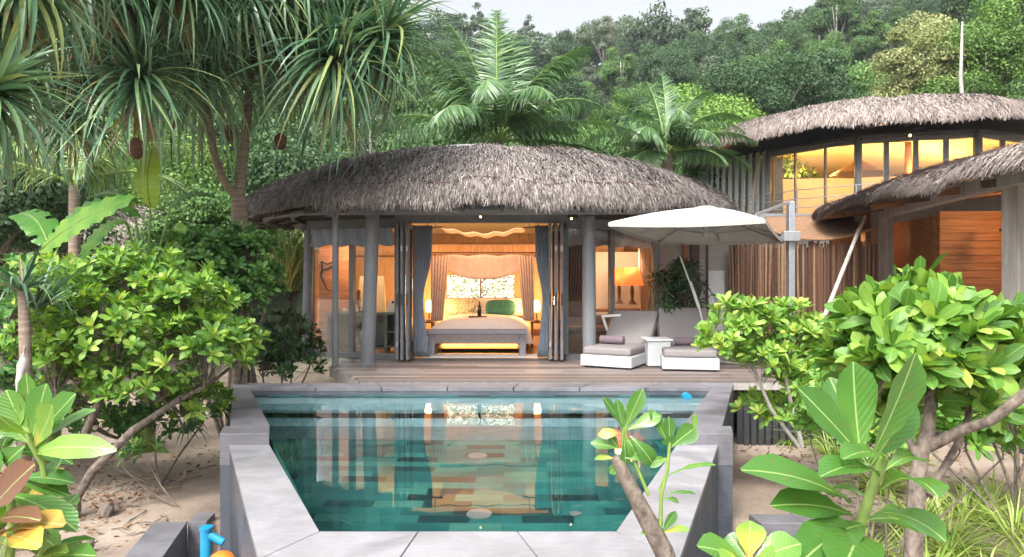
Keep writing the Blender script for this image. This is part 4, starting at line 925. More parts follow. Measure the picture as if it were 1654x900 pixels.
# ================= PAVILION, NEAR RIGHT =================
pv = thing('pavilion', 'open timber pavilion with shaggy thatch, weathered posts and an orange plank wall', 'pavilion', (8.5, 10.5, -.9))
pr, PS = thatch(pv, 'thatched_roof', (9.75, 9.0), 4.05, 7.0, 3.0, 2.72, .84, M['thatchb'], 70000, s=1.05, lip=.05, L=.30, wd=.015, seed=21, ang=(pi*.55, pi*1.35), drop=.12)
cols = [((7.2, 13.3), .31), ((6.42, 8.6), .31)]
for (x, y), w_ in cols:
    b = MB(); b.box((x, y, .85), (w_, w_, 3.5)); b.build('post', M['greywood'], pv, bevel=.02)
b = MB(); b.beam((7.30, 14.4, 2.66), (6.0, 6.9, 2.66), .18, .20); b.build('eave_beam', M['greywood'], pv)
b = MB(); b.box((7.03, 13.5, 1.0), (.17, .17, 3.4)); b.build('inner_post', M['teak'], pv)
for k in range(7):
    y = 13.6-k*.95; b = MB(); b.beam((6.2+(-.02*k), y, 2.62), (9.6, y+.5-(.15*k), 3.05), .07, .10); b.build('rafter', M['darkwood'] if k % 2 else M['teak'], pv)
b = MB()
for k in range(26): b.box((8.33, 12.35+rnd.uniform(-.004, .004), -.8+k*.134), (1.25, .10, .126))
b.box((8.33, 12.37, .85), (1.23, .06, 3.4)); b.build('plank_wall', M['plankwall'], pv)
b = MB(); b.beam((7.68, 12.40, .85), (7.72, 14.3, .85), .08, 3.35); b.build('side_wall', M['teak'], pv)
b = MB(); b.box((7.66, 13.35, .5), (.05, .8, 2.2)); b.box((7.62, 13.35, .5), (.03, .55, 1.8)); b.build('door', M['darkwood'], pv)
b = MB(); b.box((7.4, 14.6, .8), (1.2, .08, 3.2)); b.build('back_wall', M['darkwood'], pv)
b = MB(); b.box((9.02, 12.2, .9), (.16, .16, 3.3)); b.box((9.9, 12.2, 2.5), (1.7, .16, .14)); b.build('door_frame', M['teakl'] if 'teakl' in M else M['plankwall'], pv)
lamp('pavilion_light', (8.6, 11.2, 2.3), 22, (1, .50, .18), .1); lamp('pavilion_light', (6.9, 13.9, 2.2), 6, (1, .45, .16), .1)
q = P(1628, 382, 11.6); t = thing('wall_lantern', 'glowing lantern by the orange door frame of the pavilion', 'lantern', q); m = MB(); m.ell(q, (.06, .06, .08), 12, 8); m.build('bulb', M['spotbulb'], t, smooth=True); m = MB(); m.tube([q+Vector((.02, .2, .12)), q+Vector((0, 0, .1))], .03, 8); m.build('bracket', M['darkwood'], t)
b = MB(); b.prism([(6.2, 8), (7.0, 14.6), (11, 14.6), (11, 8)], -.9, -.15); b.build('plinth', M['stoned'], pv)
b = MB(); b.tube([P(1396, 350, 12.2), P(1325, 528, 9.6)], .032, 8); tag(b.build('wooden_pole', M['greywood'], smooth=True), 'thin wooden pole leaning against the pavilion eave above the shrub', 'pole')

# ================= SMALL HOUSE FAR LEFT =================
fh = thing('small_thatched_house', 'small distant thatched house half hidden behind the banana leaves', 'house', P(190, 420, 20))
fc = P(190, 400, 21); fr_, _ = thatch(fh, 'thatched_roof', (fc.x-.3, 21), 3.3, 3.0, 2.2, 2.35, 1.25, M['thatchb'], 6000, s=.65, L=.5, wd=.05, seed=5, ang=(pi, 2*pi))
b = MB(); b.lathe((fc.x, 21, -.9), [(2.6, 0), (2.6, 3.3)], 18); b.build('wall', M['darkwood'], fh)
b = MB(); b.tube([(fc.x+3*cos(t_), 21+2.75*sin(t_), 2.15) for t_ in np.linspace(pi, 2*pi, 20)], .09, 8); b.build('ring_beam', M['greywood'], fh)
for x in (-2.3, -.7, 1.0, 2.4): b = MB(); b.tube([(fc.x+x, 18.6, -.9), (fc.x+x, 18.6, 2.2)], .08, 8); b.build('post', M['paint'], fh)
# ================= HILLSIDE TREES =================
def crown_arrays(seed, R0, H0, nl, npl, leaf, flat=.75):
    g = np.random.default_rng(seed); Vs = []; Ts = []
    cen = []
    nl = int(nl*1.7); npl = int(npl*.62)
    for i in range(nl):
        a = g.uniform(0, 2*pi); rr = R0*.72*sqrt(g.random()); z = H0*(.50+.42*(1-(rr/R0)**1.6)*g.uniform(.3, 1.1)); cen.append((rr*cos(a), rr*sin(a), z+g.normal(0, .05*H0), R0*g.uniform(.17, .36)))
    for (x, y, z, r) in cen:
        n = int(npl*g.uniform(.7, 1.3)); d = g.normal(size=(n, 3)); d /= np.linalg.norm(d, axis=1, keepdims=True); d[:, 2] = np.where(d[:, 2] < -.4, -d[:, 2], d[:, 2])
        rad = r*(g.uniform(.5, 1.25, n)); p = np.array([x, y, z])+d*rad[:, None]*np.array([1, 1, flat])
        nn = d+g.normal(size=(n, 3))*.55; nn /= np.linalg.norm(nn, axis=1, keepdims=True)
        a = np.cross(nn, g.normal(size=(n, 3))); a /= np.linalg.norm(a, axis=1, keepdims=True); b_ = np.cross(nn, a); s = leaf*g.uniform(.55, 1.3, n)[:, None]
        Vs.append(np.stack([p-a*s*.5, p+b_*s*.32, p+a*s*.5, p-b_*s*.32], 1).reshape(-1, 3)); tt = g.normal(.5, .16, n)+g.normal(0, .1); Ts.append(np.repeat(tt, 4))
    V = np.concatenate(Vs); T = np.clip(np.concatenate(Ts), 0, 1); return V.astype(np.float32), T.astype(np.float32)
def quads(n): return np.arange(n*4, dtype=np.int32).reshape(-1, 4)
FT = []
kinds = [('cr0', 'dark green dense forest tree on the hillside'), ('cr1', 'mid green forest tree on the hillside'), ('cr2', 'bright green round forest tree on the hillside'), ('cr4', 'grey-green sparse forest tree on the hillside'), ('cr1', 'tall mid green forest tree with a layered crown on the hillside')]
def proto_tree(i, mat, label, R0, H0, nl, npl, leaf, tr=.16):
    t = thing('forest_tree', label, 'tree', (0, 0, 0), group='forest trees on the hillside'); V, T = crown_arrays(100+i, R0, H0, nl, npl, leaf)
    b = MB(); b.tube([(0, 0, -1.5), (.05, 0, H0*.35), (-.05, .05, H0*.8)], [tr*1.3, tr, tr*.4], 6)
    for k in range(5): a = k*1.3; b.tube([(0, 0, H0*.4), (R0*.3*cos(a), R0*.3*sin(a), H0*.62), (R0*.5*cos(a), R0*.5*sin(a), H0*.75)], [tr*.5, tr*.35, tr*.15], 4)
    tk = b.build('trunk', M['palebark'], t, smooth=True); cr_ = mesh_from('crown', V, quads(len(V)//4), M[mat], t, tint=T); return (t, tk, cr_)
protos = []
for i in range(8):
    mat, lab = kinds[i % 5] if i < 5 else [('cr2', kinds[2][1]), ('cr0', kinds[0][1]), ('cr1', kinds[1][1])][i-5]
    protos.append(proto_tree(i, mat, lab, [4.2, 4.0, 4.4, 3.6, 3.8, 3.4, 5.0, 4.6][i], [9, 8.5, 8, 10, 12, 7.5, 10.5, 8][i], [16, 15, 14, 12, 17, 13, 20, 16][i], [1100, 1100, 1200, 600, 1000, 1100, 1100, 1100][i], .225))
def copy_thing(src, loc, rz, s, name=None):
    c = src.copy(); col.objects.link(c); c.location = loc; c.rotation_euler = (0, 0, rz); c.scale = (s, s, s*rnd.uniform(.85, 1.2))
    for ch in src.children:
        d = ch.copy(); col.objects.link(d); d.parent = c
        for g2 in ch.children: e = g2.copy(); col.objects.link(e); e.parent = d
    return c
spots = []
def try_spot(x, y, s, mind):
    for (a, b_, s2) in spots:
        if (a-x)**2+(b_-y)**2 < (mind*(s+s2)*.5)**2: return False
    spots.append((x, y, s)); return True
for _ in range(9000):
    y = 30+150*rnd.random()**.8; x = rnd.uniform(-.55, .80)*y
    if y < 44 and 3 < x < 26: continue
    if len(spots) >= 285: break
    if y < 118: try_spot(x, y, rnd.uniform(.55, 1.05)*(.72+y/260), 5.0)
LB = ['dark green forest tree', 'mid green forest tree', 'bright green round forest tree', 'sparse grey-green forest tree', 'tall green layered forest tree', 'small bright green forest tree', 'broad dark green forest tree', 'bushy mid green forest tree']
used_p = [False]*8; ncopy = 0
for x, y, s in sorted(spots, key=lambda q: q[1]):
    wts = [1, 2, 3, .6, 1.2, 3, .8, 2] if y < 75 else [3, 2, 1, 2, 2, 1, 3, 1.5]; i = rnd.choices(range(8), wts)[0]; loc = (x, y, hill(x, y)-.5); rz = rnd.uniform(0, 6.28)
    if not used_p[i]:
        used_p[i] = True; p = protos[i][0]; p.location = loc; p.rotation_euler = (0, 0, rz); p.scale = (s, s, s)
    else: p = copy_thing(protos[i][0], loc, rz, s)
    px_ = CX+x/y*F; bd = 'low on the slope' if y < 62 else ('halfway up the slope' if y < 92 else 'high on the slope')
    cl_ = 'behind the screw pines' if px_ < 620 else 'left of the coconut palm crown' if px_ < 740 else 'behind the coconut palm' if px_ < 880 else 'beyond the gap between the palms' if px_ < 1010 else 'above the round palm' if px_ < 1190 else "above the upper villa's left end" if px_ < 1290 else "above the upper villa's middle" if px_ < 1400 else 'just left of the bare dead trunk' if px_ < 1550 else 'right of the bare dead trunk'
    p['label'] = LB[i]+' '+bd+' '+cl_
for i in range(8):
    if not used_p[i]: copy = protos[i][0]; copy.location = (-40+i*3, 90, hill(-40+i*3, 90)); 
# the far ridge, one mass
Vs = []; Ts = []
var = [crown_arrays(300+i, [4.2, 4.6, 3.8, 5.0, 3.4][i], [9, 10.5, 11, 9, 12][i], 12, 190, .46) for i in range(5)]
n_ = 0
far = []
for _ in range(20000):
    y = rnd.uniform(112, 215); x = rnd.uniform(-.62, .84)*y; s = rnd.uniform(.6, 1.25)
    if all((a-x)**2+(b_-y)**2 > (4.6*s)**2 for a, b_ in far): far.append((x, y))
    else: continue
    V, T = var[rnd.randrange(5)]; a = rnd.uniform(0, 6.28); m = np.array([[cos(a), -sin(a), 0], [sin(a), cos(a), 0], [0, 0, rnd.uniform(.8, 1.35)]])
    Vs.append(V@m.T*s+np.array([x, y, hill(x, y)-.6])); Ts.append(np.clip(T+rnd.uniform(-.28, .22), 0, 1)); n_ += 1
    if n_ > 620: break
V = np.concatenate(Vs); T = np.concatenate(Ts)
tag(mesh_from('far_forest', V, quads(len(V)//4), M['cr0f'] if 'cr0f' in M else M['cr0'], tint=T), 'dark forest covering the ridge below the sky', 'forest', kind='stuff')

# ================= BUSHY TREES BETWEEN VILLA AND HILL =================
def bushy(label, loc, R0, H0, mat, leaf, nl=16, npl=700, seed=1, name='leafy_tree', group='leafy trees behind the villas', tr=.12):
    t = thing(name, label, 'tree', loc, group=group); V, T = crown_arrays(seed, R0, H0, nl, npl, leaf, .85); V = V+np.array(loc, np.float32)
    b = MB(); l = Vector(loc); b.tube([l-Vector((0, 0, .5)), l+Vector((.1, 0, H0*.4)), l+Vector((0, 0, H0*.75))], [tr, tr*.8, tr*.3], 7)
    for k in range(6): a = k*1.1+seed; b.tube([l+Vector((0, 0, H0*.35)), l+Vector((R0*.3*cos(a), R0*.3*sin(a), H0*.6)), l+Vector((R0*.6*cos(a), R0*.6*sin(a), H0*.75))], [tr*.5, tr*.35, tr*.15], 5)
    b.build('trunk', M['bark'], t, smooth=True); mesh_from('crown', V, quads(len(V)//4), M[mat], t, tint=T); return t
def gz(x, y): return hill(x, y)
bl = [(470, 23, 3.0, 4.5, 'cr3', 'pale yellow-green bushy tree behind the left roof shoulder of the villa'), (570, 24, 3.4, 5.4, 'cr2', 'bright green tree rising behind the left half of the villa roof'),
      (655, 26, 3.2, 6.0, 'cr1', 'mid green tree left of the coconut palm behind the villa'), (915, 27, 3.6, 6.0, 'cr2', 'bright green tree between the two palms behind the villa'), (960, 32, 3.6, 7.5, 'cr1', 'mid green tree beyond the gap between the two palms'),
      (740, 33, 4.4, 8.2, 'cr1', 'broad green tree right behind the coconut palm'), (1190, 30, 3.4, 7.0, 'cr1', 'green tree just left of the upper villa roof'), (1130, 36, 4.5, 8.5, 'cr2', 'broad bright tree behind the right-hand palm'),
      (1240, 42, 5, 11.0, 'cr0', 'dark round tree above the left slope of the upper villa roof'), (1490, 41, 3.5, 11.8, 'cr3', 'cream-flowered pale tree above the upper villa roof'), (1590, 39, 4.5, 11, 'cr2', 'lime green tree right of the cream-flowered tree'), (1650, 44, 5, 13.5, 'cr1', 'green tree above the right end of the upper villa roof'),
      (350, 20, 3.0, 4.6, 'cr1', 'green tree behind the pandanus trunk'), (250, 26, 4.0, 7.5, 'cr2', 'bright tree behind the small distant house'), (110, 24, 4.0, 7.0, 'cr1', 'mid green tree behind the banana plant'), (20, 19, 3.5, 6.5, 'cr0', 'dark tree at the left edge behind the shrubs'), (-60, 14, 3.0, 5.5, 'cr0', 'dark tree beyond the left edge of the garden'),
      (420, 30, 4.5, 9, 'cr0', 'dark tree high behind the pandanus heads'), (1640, 21, 2.8, 4.6, 'cr2', 'green tree seen through the pavilion doorway')]
for k, (px, Y, R0, H0, mt_, lab) in enumerate(bl):
    x = (px-CX)/F*Y; bushy(lab, (x, Y, gz(x, Y)), R0, H0, mt_, .115 if Y < 30 else .17, 20, 2300 if Y < 30 else 1500, 40+k)
x = (1557-CX)/F*34.3; b = MB(); b.tube([(x, 34.3, gz(x, 34.3)), (x+.1, 34.3, 8), (x-.10, 34.4, 11.5), (x-.08, 34.3, 14.3)], [.17, .13, .09, .04], 7)
t = thing('dead_tree', 'bare pale dead trunk standing above the upper villa roof', 'tree', (x, 38, 3)); b.build('trunk', M['palebark'], t, smooth=True)

# ================= PALMS =================
def frond(lv, br, base, d0, up, L, droop, nleaf, LL, tr, rr=.02, twist=0, W=.035, hang=.35):
    """a feather frond: returns nothing, adds a rachis tube and leaflets"""
    n = 14; pts = [Vector(base)]; d = Vector(d0).normalized(); tw_ = Matrix.Rotation(rnd.uniform(-.9, .9), 3, d); side = d.cross(Vector((0, 0, 1))).normalized() if abs(d.z) < .98 else Vector((1, 0, 0))
    for i in range(n):
        pts.append(pts[-1]+d*(L/n)); f = (i+1)/n; d = (Matrix.Rotation(-droop/n*(.4+1.2*f), 3, side) @ d).normalized()
    br.tube(pts, [rr*(1-.85*i/n) for i in range(n+1)], 5, cap=False)
    for k in range(nleaf):
        f = .14+.86*k/(nleaf-1); q = f*n; i = min(n-1, int(q)); p = pts[i].lerp(pts[i+1], q-i); ax = (pts[i+1]-pts[i]).normalized(); s = ax.cross(Vector((0, 0, 1)))
        s = s.normalized() if s.length > .15 else side; un = s.cross(ax)
        ln = LL*(sin(pi*min(1, f*.78+.2))**.6)*rnd.uniform(.88, 1.1)
        for sg in (-1, 1):
            dd = (tw_ @ s*sg*(1-.35*f)+ax*(.5+.7*f)+un*.15-Vector((0, 0, hang*1.5))*rnd.uniform(.6, 1.3)).normalized(); lv.add(p, dd, un+s*sg*-.35+uvec()*.15, ln, W*rnd.uniform(.8, 1.15), min(1, max(0, rnd.gauss(tr, .15))))
def palm(name, label, top, groundz, fr, L, LL, mat, rr=.14, nleaf=60, W=.05, tr=.45, seed=0, lean=0):
    t = thing(name, label, 'palm', (top.x, top.y, groundz)); b = MB(); b.tube([(top.x-lean, top.y, groundz-.3), (top.x-lean*.4, top.y, (groundz+top.z)/2), tuple(top)], [rr*1.3, rr, rr*.9], 10); b.build('trunk', M['ringbark'], t, smooth=True)
    lv = Leaves([leaf_tpl('strap', q, .3, 4) for q in (.4, .9, 1.4)]); br = MB()
    for (az, el, l, dr) in fr:
        a = R(az); e = R(el); frond(lv, br, top, (cos(a)*cos(e), sin(a)*cos(e), sin(e)), None, L*l, dr, nleaf, LL, tr, .035, W=W)
    br.build('frond_ribs', M['stem'], t, smooth=True); lv.build('crown', M[mat], t); return t
# coconut behind the roof (az 0 = to the right, 90 = away, -90 = toward the camera)
cp_ = P(803, 228, 19.0)
palm('coconut_palm', 'coconut palm with tall upright fronds rising right behind the villa roof', cp_, -.9,
     [(100, 88, 1.0, .35), (50, 80, .95, .5), (165, 78, .95, .5), (10, 64, 1.0, .8), (190, 60, 1.0, .9), (-10, 66, .9, .9), (-170, 70, .85, .9), (-95, 62, .85, 2.3), (0, 22, 1.05, .9), (182, 28, 1.1, 1.2), (-25, 42, .9, 1.5), (215, 20, .9, 1.3), (-60, 55, .8, 1.9), (130, 55, .9, 1.2), (45, 40, .9, 1.2), (-120, 35, .8, 1.6), (10, 5, 1.05, .7)], 3.95, 1.0, 'lf_palm', .16, 96, .05, .5)
cp_ = P(1078, 250, 21.0)
palm('palm_tree', 'full round palm with arching blue-green fronds between the two thatched villas', cp_, -.9,
     [(90, 85, .95, .5), (50, 70, 1, 1.1), (140, 72, 1, 1.1), (10, 60, 1, 1.5), (170, 60, 1, 1.5), (0, 38, 1, 1.4), (180, 38, 1, 1.5), (-30, 50, .9, 1.8), (210, 50, .9, 1.8), (-90, 66, .9, 2.3), (-60, 40, .8, 1.8), (-125, 42, .85, 1.8), (-5, 15, .9, 1.2), (188, 12, .9, 1.3), (-45, 12, .7, 1.2), (-140, 8, .7, 1.2), (70, 45, .9, 1.2), (115, 45, .9, 1.2), (25, 75, .95, 1.0), (155, 80, .95, .8)], 3.0, .7, 'lf_palm', .18, 84, .045, .5)
cp_ = P(300, 300, 13.0)
palm('palm_tree', 'light green feathery palm behind the banana leaves on the left', P(120, 300, 11.5), -.9,
     [(0, 45, 1, 1.3), (20, 62, 1, 1.2), (160, 50, 1, 1.3), (60, 70, 1, 1), (-40, 40, 1, 1.4), (200, 30, 1, 1.4), (100, 80, 1, .8), (-90, 45, .9, 1.9), (-10, 20, 1, 1.1)], 2.2, .55, 'lf_palm', .09, 60, .035, .75)

# ================= SCREW PINES =================
def strap_head(lv, c, ax, n, L, W, tr, dead=30, spread=(5, 118)):
    a = perp(ax); b_ = ax.cross(a); ph0 = rnd.uniform(0, 6)
    for k in range(n):
        f = (k+.5)/n; th = R(spread[0]+(spread[1]-spread[0])*f**.85+rnd.uniform(-7, 7)); ph = ph0+k*2.39996*1.0; rad = a*cos(ph)+b_*sin(ph); d = ax*cos(th)+rad*sin(th); up = ax*sin(th)-rad*cos(th)
        up = (up+Vector((0, 0, .6))); kk = rnd.choices([0, 1, 2, 3], [3, 4, 3, 1] if f < .5 else [1, 3, 4, 2])[0]
        lv.add(c+ax*(.12*(1-f)), d, up+uvec()*.25, L*rnd.uniform(.7, 1.15)*(.75+.25*min(1, f*3)), W*rnd.uniform(.8, 1.15), min(.86, max(0, rnd.gauss(tr, .17))), kk)
    for k in range(dead):
        d = Vector((rnd.uniform(-.45, .45), rnd.uniform(-.45, .45), -1)); lv.add(c-ax*.08, d.normalized(), uvec(), L*rnd.uniform(.4, .8), W*.6, rnd.uniform(.88, 1), rnd.randrange(2))
def pandanus(label, base, limbs, heads, L=1.35, W=.046, n=190, fruits=(), tr=.55):
    t = thing('screw_pine', label, 'tree', base); b = MB()
    for pts, rr in limbs: b.tube(pts, rr, 10)
    smooth_by_angle(b.build('trunk', M['ringbark'], t), 60); lv = Leaves(STRAP)
    for h in heads: c, ax = h[0], h[1]; s = h[2] if len(h) > 2 else 1; strap_head(lv, c, Vector(ax).normalized(), int(n*(h[3] if len(h) > 3 else 1)), L*s, W, tr)
    lv.build('foliage', M['lf_pand'], t)
    for p in fruits: m = MB(); m.ell(p, (.085, .085, .12), 12, 9); o = m.build('fruit', M['fruit'], t, smooth=True); d_ = o.modifiers.new('d', 'DISPLACE'); tx = bpy.data.textures.new('t', 'VORONOI'); tx.noise_scale = .05; d_.texture = tx; d_.strength = .03
    return t
Yp = 10.2; p_ = lambda x, y, Y=Yp: P(x, y, Y)
base = Vector((p_(388, 360).x, Yp, -.9)); fk = p_(386, 322)
pandanus('forked screw pine with long drooping strap leaves, left of the villa roof', base,
         [([base, p_(388, 440), p_(388, 362), fk], [.14, .13, .12, .115]), ([fk, p_(392, 260), p_(399, 190), p_(405, 120), p_(420, 30), p_(440, -40)], [.085, .075, .07, .065, .06, .05]),
          ([fk, p_(360, 290, 10.07), p_(345, 245, 10.0), p_(335, 190, 9.93), p_(333, 130, 9.86)], [.07, .06, .055, .055, .05]), ([p_(405, 120), p_(470, 80, 9.93), p_(530, 110, 9.66)], [.05, .045, .04]), ([p_(420, 30), p_(500, 10, 10.2), p_(560, 30, 10.33)], [.05, .045, .04])],
         [(p_(333, 108, 9.8), (-.1, -.3, 1), 1.05, 1.15), (p_(535, 105, 9.66), (.45, -.3, .9), 1.0, 1.0), (p_(565, 15, 10.33), (.5, 0, .9), 1.0), (p_(440, -40, 10.2), (0, -.2, 1), 1.0), (p_(455, 70, 10.6), (.1, .3, 1), .95), (p_(400, -5, 9.39), (-.2, -.4, 1), .9), (p_(610, 70, 9.9), (.6, -.2, .7), .85), (p_(480, -50, 9.6), (.1, -.2, 1), .95), (p_(270, 30, 9.6), (-.3, -.2, 1), .9)],
         L=1.85, W=.058, n=230, fruits=[p_(540, 140, 9.53), p_(453, 228, 9.66), p_(372, 215, 9.8)])
b2 = Vector((P(-150, 500, 8.2).x, 8.2, -.9))
pandanus('broad screw pine whose heads hang over the top left of the garden', b2, [([b2, P(-120, 200, 8.2), P(-30, -20, 8.0), P(90, -70, 7.8), P(205, -30, 7.6)], [.12, .1, .08, .06, .05]), ([P(-30, -20, 8.0), P(60, 30, 8.0), P(110, 70, 8.0)], [.06, .05, .04]), ([P(60, 30, 8), P(170, 120, 7.8), P(225, 150, 7.7)], [.05, .045, .04])],
         [(P(205, -20, 7.6), (0, -.2, 1), 1.05), (P(225, 135, 7.7), (.1, -.3, .8), .95), (P(110, 60, 8.0), (-.3, 0, 1), 1), (P(50, 110, 8.3), (-.1, -.2, 1), .9), (P(170, 20, 8.4), (.1, -.2, 1), 1), (P(150, -50, 7.0), (0, 0, 1), 1), (P(290, -30, 7.8), (.2, 0, 1), 1), (P(120, 190, 8.4), (0, 0, .8), .8, .8)], fruits=[P(220, 240, 7.7), P(150, 165, 7.6)], tr=.46)
b3 = Vector((P(-140, 500, 4.6).x, 4.6, -.9))
pandanus('screw pine at the left edge with yellow-green hanging leaves', b3, [([b3, P(-120, 300, 4.6), P(-60, 120, 4.5), P(-20, 10, 4.4)], [.1, .08, .06, .05])],
         [(P(35, -30, 4.5), (.2, -.1, .8), .72), (P(-30, 165, 4.3), (.5, -.1, .5), .70, .9), (P(-40, 60, 4.6), (.3, 0, .8), .7)], L=1.1, W=.045, tr=.62)

# ================= BANANA =================
def banana(label, base, leaves, name='banana_plant'):
    t = thing(name, label, 'banana plant', base); b = MB(); top = Vector(base)+Vector((0, 0, leaves[0][3] if len(leaves[0]) > 3 else 1.6)); b.tube([base, Vector(base).lerp(top, .5)+Vector((.02, 0, 0)), top], [.09, .075, .045], 10); b.build('pseudostem', M['stem'], t, smooth=True)
    V = []; Fq = []; UV = []; T = []; ri = MB()
    for lf in leaves:
        p0, p1, p2 = lf[0], lf[1], lf[2]; w_ = lf[4] if len(lf) > 4 else .26; tn = lf[5] if len(lf) > 5 else .5; face = Vector(lf[6]) if len(lf) > 6 else Vector((0, -.5, 1)); n = 30; ri.tube([top, (top+p0)/2+Vector((0, 0, .03)), p0], [.025, .02, .014], 6)
        k0 = len(V); mids = []
        for i in range(n+1):
            u = i/n; q = p0*(1-u)**2+p1*2*u*(1-u)+p2*u*u; mids.append(q)
        for i, q in enumerate(mids):
            u = i/n; d = (mids[min(i+1, n)]-mids[max(i-1, 0)]).normalized(); s = d.cross(face).normalized(); nn = s.cross(d); wd = w_*float(np.interp(u, [0, .08, .35, .75, .93, 1], [.15, .75, 1, .85, .45, .03]))
            for c in (-1, -.5, 0, .5, 1):
                j = .02*sin(i*1.9+c*2)*abs(c); V.append(q+s*wd*c+nn*(.10*abs(c)*wd*2-.35*max(0, abs(c)-.4)*wd+j)); UV.append((.5+c*.5, u)); T.append(min(1, max(0, tn+.12*sin(i*.9)*abs(c))))
        for i in range(n):
            for c in range(4):
                if rnd.random() < .07 and c in (0, 3): continue
                a = k0+i*5+c; Fq.append((a, a+1, a+6, a+5))
        ri.tube(mids[::3]+[mids[-1]], [.014*(1-.08*k) for k in range(len(mids[::3])+1)], 5)
    ri.build('leaf_ribs', M['stem'], t, smooth=True); o = mesh_from('leaves', V, Fq, M['lf_banana'], t, tint=T, uv=UV, smooth=True); return t
Yb = 8.2; q_ = lambda x, y, Y=Yb: P(x, y, Y)
bb = Vector((q_(85, 500).x, Yb, -.9))
banana('banana plant with a long torn leaf arching toward the right', bb, [(q_(65, 405), q_(120, 350, 8.0), q_(220, 318, 7.8), 2.25, .20, .65, (0, -.9, .6)), (q_(95, 385), q_(150, 290, 8.3), q_(228, 352, 8.6), 2.0, .20, .45), (q_(60, 430), q_(20, 400), q_(-20, 470), 2, .2, .9), (q_(100, 430), q_(130, 460, 7.9), q_(75, 500, 7.7), 2, .2, .9, (0, -1, .3)), (q_(80, 400), q_(60, 330, 8.5), q_(20, 350, 8.8), 2, .2, .4)])
bb = Vector((q_(238, 500, 9.0).x, 9.0, -.9))
banana('banana plant with one upright yellow-green leaf and fanned stalks', bb, [(q_(243, 335, 9), q_(232, 290, 8.7), q_(246, 240, 9.2), 2.0, .17, 1, (0, -1, .6)), (q_(205, 360, 9), q_(170, 345, 8.9), q_(120, 440, 8.6), 2, .15, .6), (q_(275, 335, 9), q_(310, 300, 9.1), q_(350, 320, 9.3), 2, .13, .3), (q_(278, 370, 9), q_(300, 375, 9), q_(285, 430, 8.8), 2, .15, .7, (0, -1, .2)), (q_(215, 330, 9), q_(190, 300, 9.1), q_(140, 320, 9.3), 2, .13, .3)])

# ================= LEFT SHRUBS =================
def blobs(lst): return [((P(px, py, Y).x, Y, P(px, py, Y).z), (rx, ry, rz)) for px, py, Y, rx, ry, rz in lst]
gb = Vector((-4.05, 6.9, -.9))
shrub('beach_shrub', 'large bright green beach shrub with leaning grey branches, left of the pool', gb,
      blobs([(120, 480, 7.2, .62, .55, .42), (220, 455, 7.5, .55, .5, .38), (300, 500, 7.2, .55, .5, .42), (190, 545, 6.8, .65, .5, .48), (330, 575, 6.9, .55, .45, .42), (90, 580, 6.8, .55, .5, .5), (240, 620, 6.9, .5, .4, .3), (385, 555, 7.3, .3, .3, .25), (150, 620, 7.2, .5, .4, .3), (60, 690, 7.2, .5, .4, .3), (300, 650, 7.4, .5, .3, .22), (200, 690, 7.8, .6, .3, .2)]),
      640, .145, .057, M['lf_bright'], (.05, .9), 12, .035, limbs=[([P(118, 812, 6.6), P(150, 760, 6.6), P(215, 695, 6.7), P(290, 645, 6.9)], [.05, .045, .04, .03]), ([P(138, 700, 7.0), P(160, 650, 7), P(185, 590, 7)], [.045, .04, .03])], r0=.026, forks=[P(290, 645, 6.9), P(185, 590, 7), P(150, 690, 6.8), P(90, 640, 6.8), P(240, 620, 7)])
shrub('beach_shrub', 'darker green rounded beach shrub beneath the screw pine trunk', Vector((-3.9, 9.3, -.9)),
      blobs([(335, 425, 9.2, .6, .5, .5), (405, 410, 9.5, .38, .4, .35), (295, 400, 9.4, .4, .4, .3), (380, 480, 9.2, .55, .5, .5), (430, 460, 9.6, .25, .3, .35), (330, 500, 9.0, .6, .4, .5)]),
      420, .14, .062, M['lf_mid'], (.3, .95), 12, .01, r0=.03)
shrub('dark_shrub', 'dark leafy shrub crowding the left corner of the deck', Vector((-3.8, 10.9, -.9)),
      blobs([(460, 545, 10.9, .55, .4, .45), (425, 590, 10.2, .5, .4, .3), (500, 570, 11.0, .3, .3, .3), (470, 600, 10.6, .5, .3, .25)]), 130, .15, .05, M['lf_dark'], (.2, 1), 11, .01, r0=.02)
shrub('low_shrub', 'small glossy seedling shrub on the sand between the large shrub and the pool', Vector((-3.35, 6.9, -.9)),
      blobs([(238, 735, 7.0, .22, .2, .10), (200, 745, 7.2, .2, .2, .1)]), 12, .13, .05, M['lf_mid'], (.4, 1), 10, 0, r0=.01)
shrub('low_shrub', 'low dark undergrowth shrub below the large beach shrub', Vector((-3.9, 7.6, -.9)),
      blobs([(250, 680, 7.9, .7, .4, .22), (130, 680, 7.6, .6, .4, .3), (330, 660, 8.3, .4, .4, .2)]), 80, .14, .05, M['lf_mid'], (.1, .7), 10, .02, r0=.015)
shrub('garden_shrub', 'green shrub at the left edge behind the yellowing plant', Vector((-5.4, 7.8, -.9)),
      blobs([(20, 500, 7.8, .6, .5, .6), (10, 620, 7.5, .5, .5, .5), (-60, 560, 7.6, .6, .5, .8), (60, 660, 7.7, .5, .4, .35)]), 150, .17, .06, M['lf_mid'], (.2, .9), 11, .02, r0=.02)
def grasses(name, label, spots_, n, L, W, mat, tr, cat='grass plant', up=.9, tpl=None, group=None, spread=1.0):
    t = thing(name, label, cat, spots_[0], group=group); lv = Leaves(tpl or STRAP)
    for c in spots_:
        for k in range(n):
            a = rnd.uniform(0, 6.28); e = rnd.uniform(.25, 1.4)*spread; d = Vector((cos(a)*e, sin(a)*e, up)); lv.add(Vector(c)+Vector((cos(a), sin(a), 0))*.03, d, Vector((0, 0, 1))-d*.2+uvec()*.2, L*rnd.uniform(.6, 1.2), W*rnd.uniform(.7, 1.2), min(1, max(0, rnd.gauss(tr, .22))))
    lv.build('blades', M[mat], t); return t
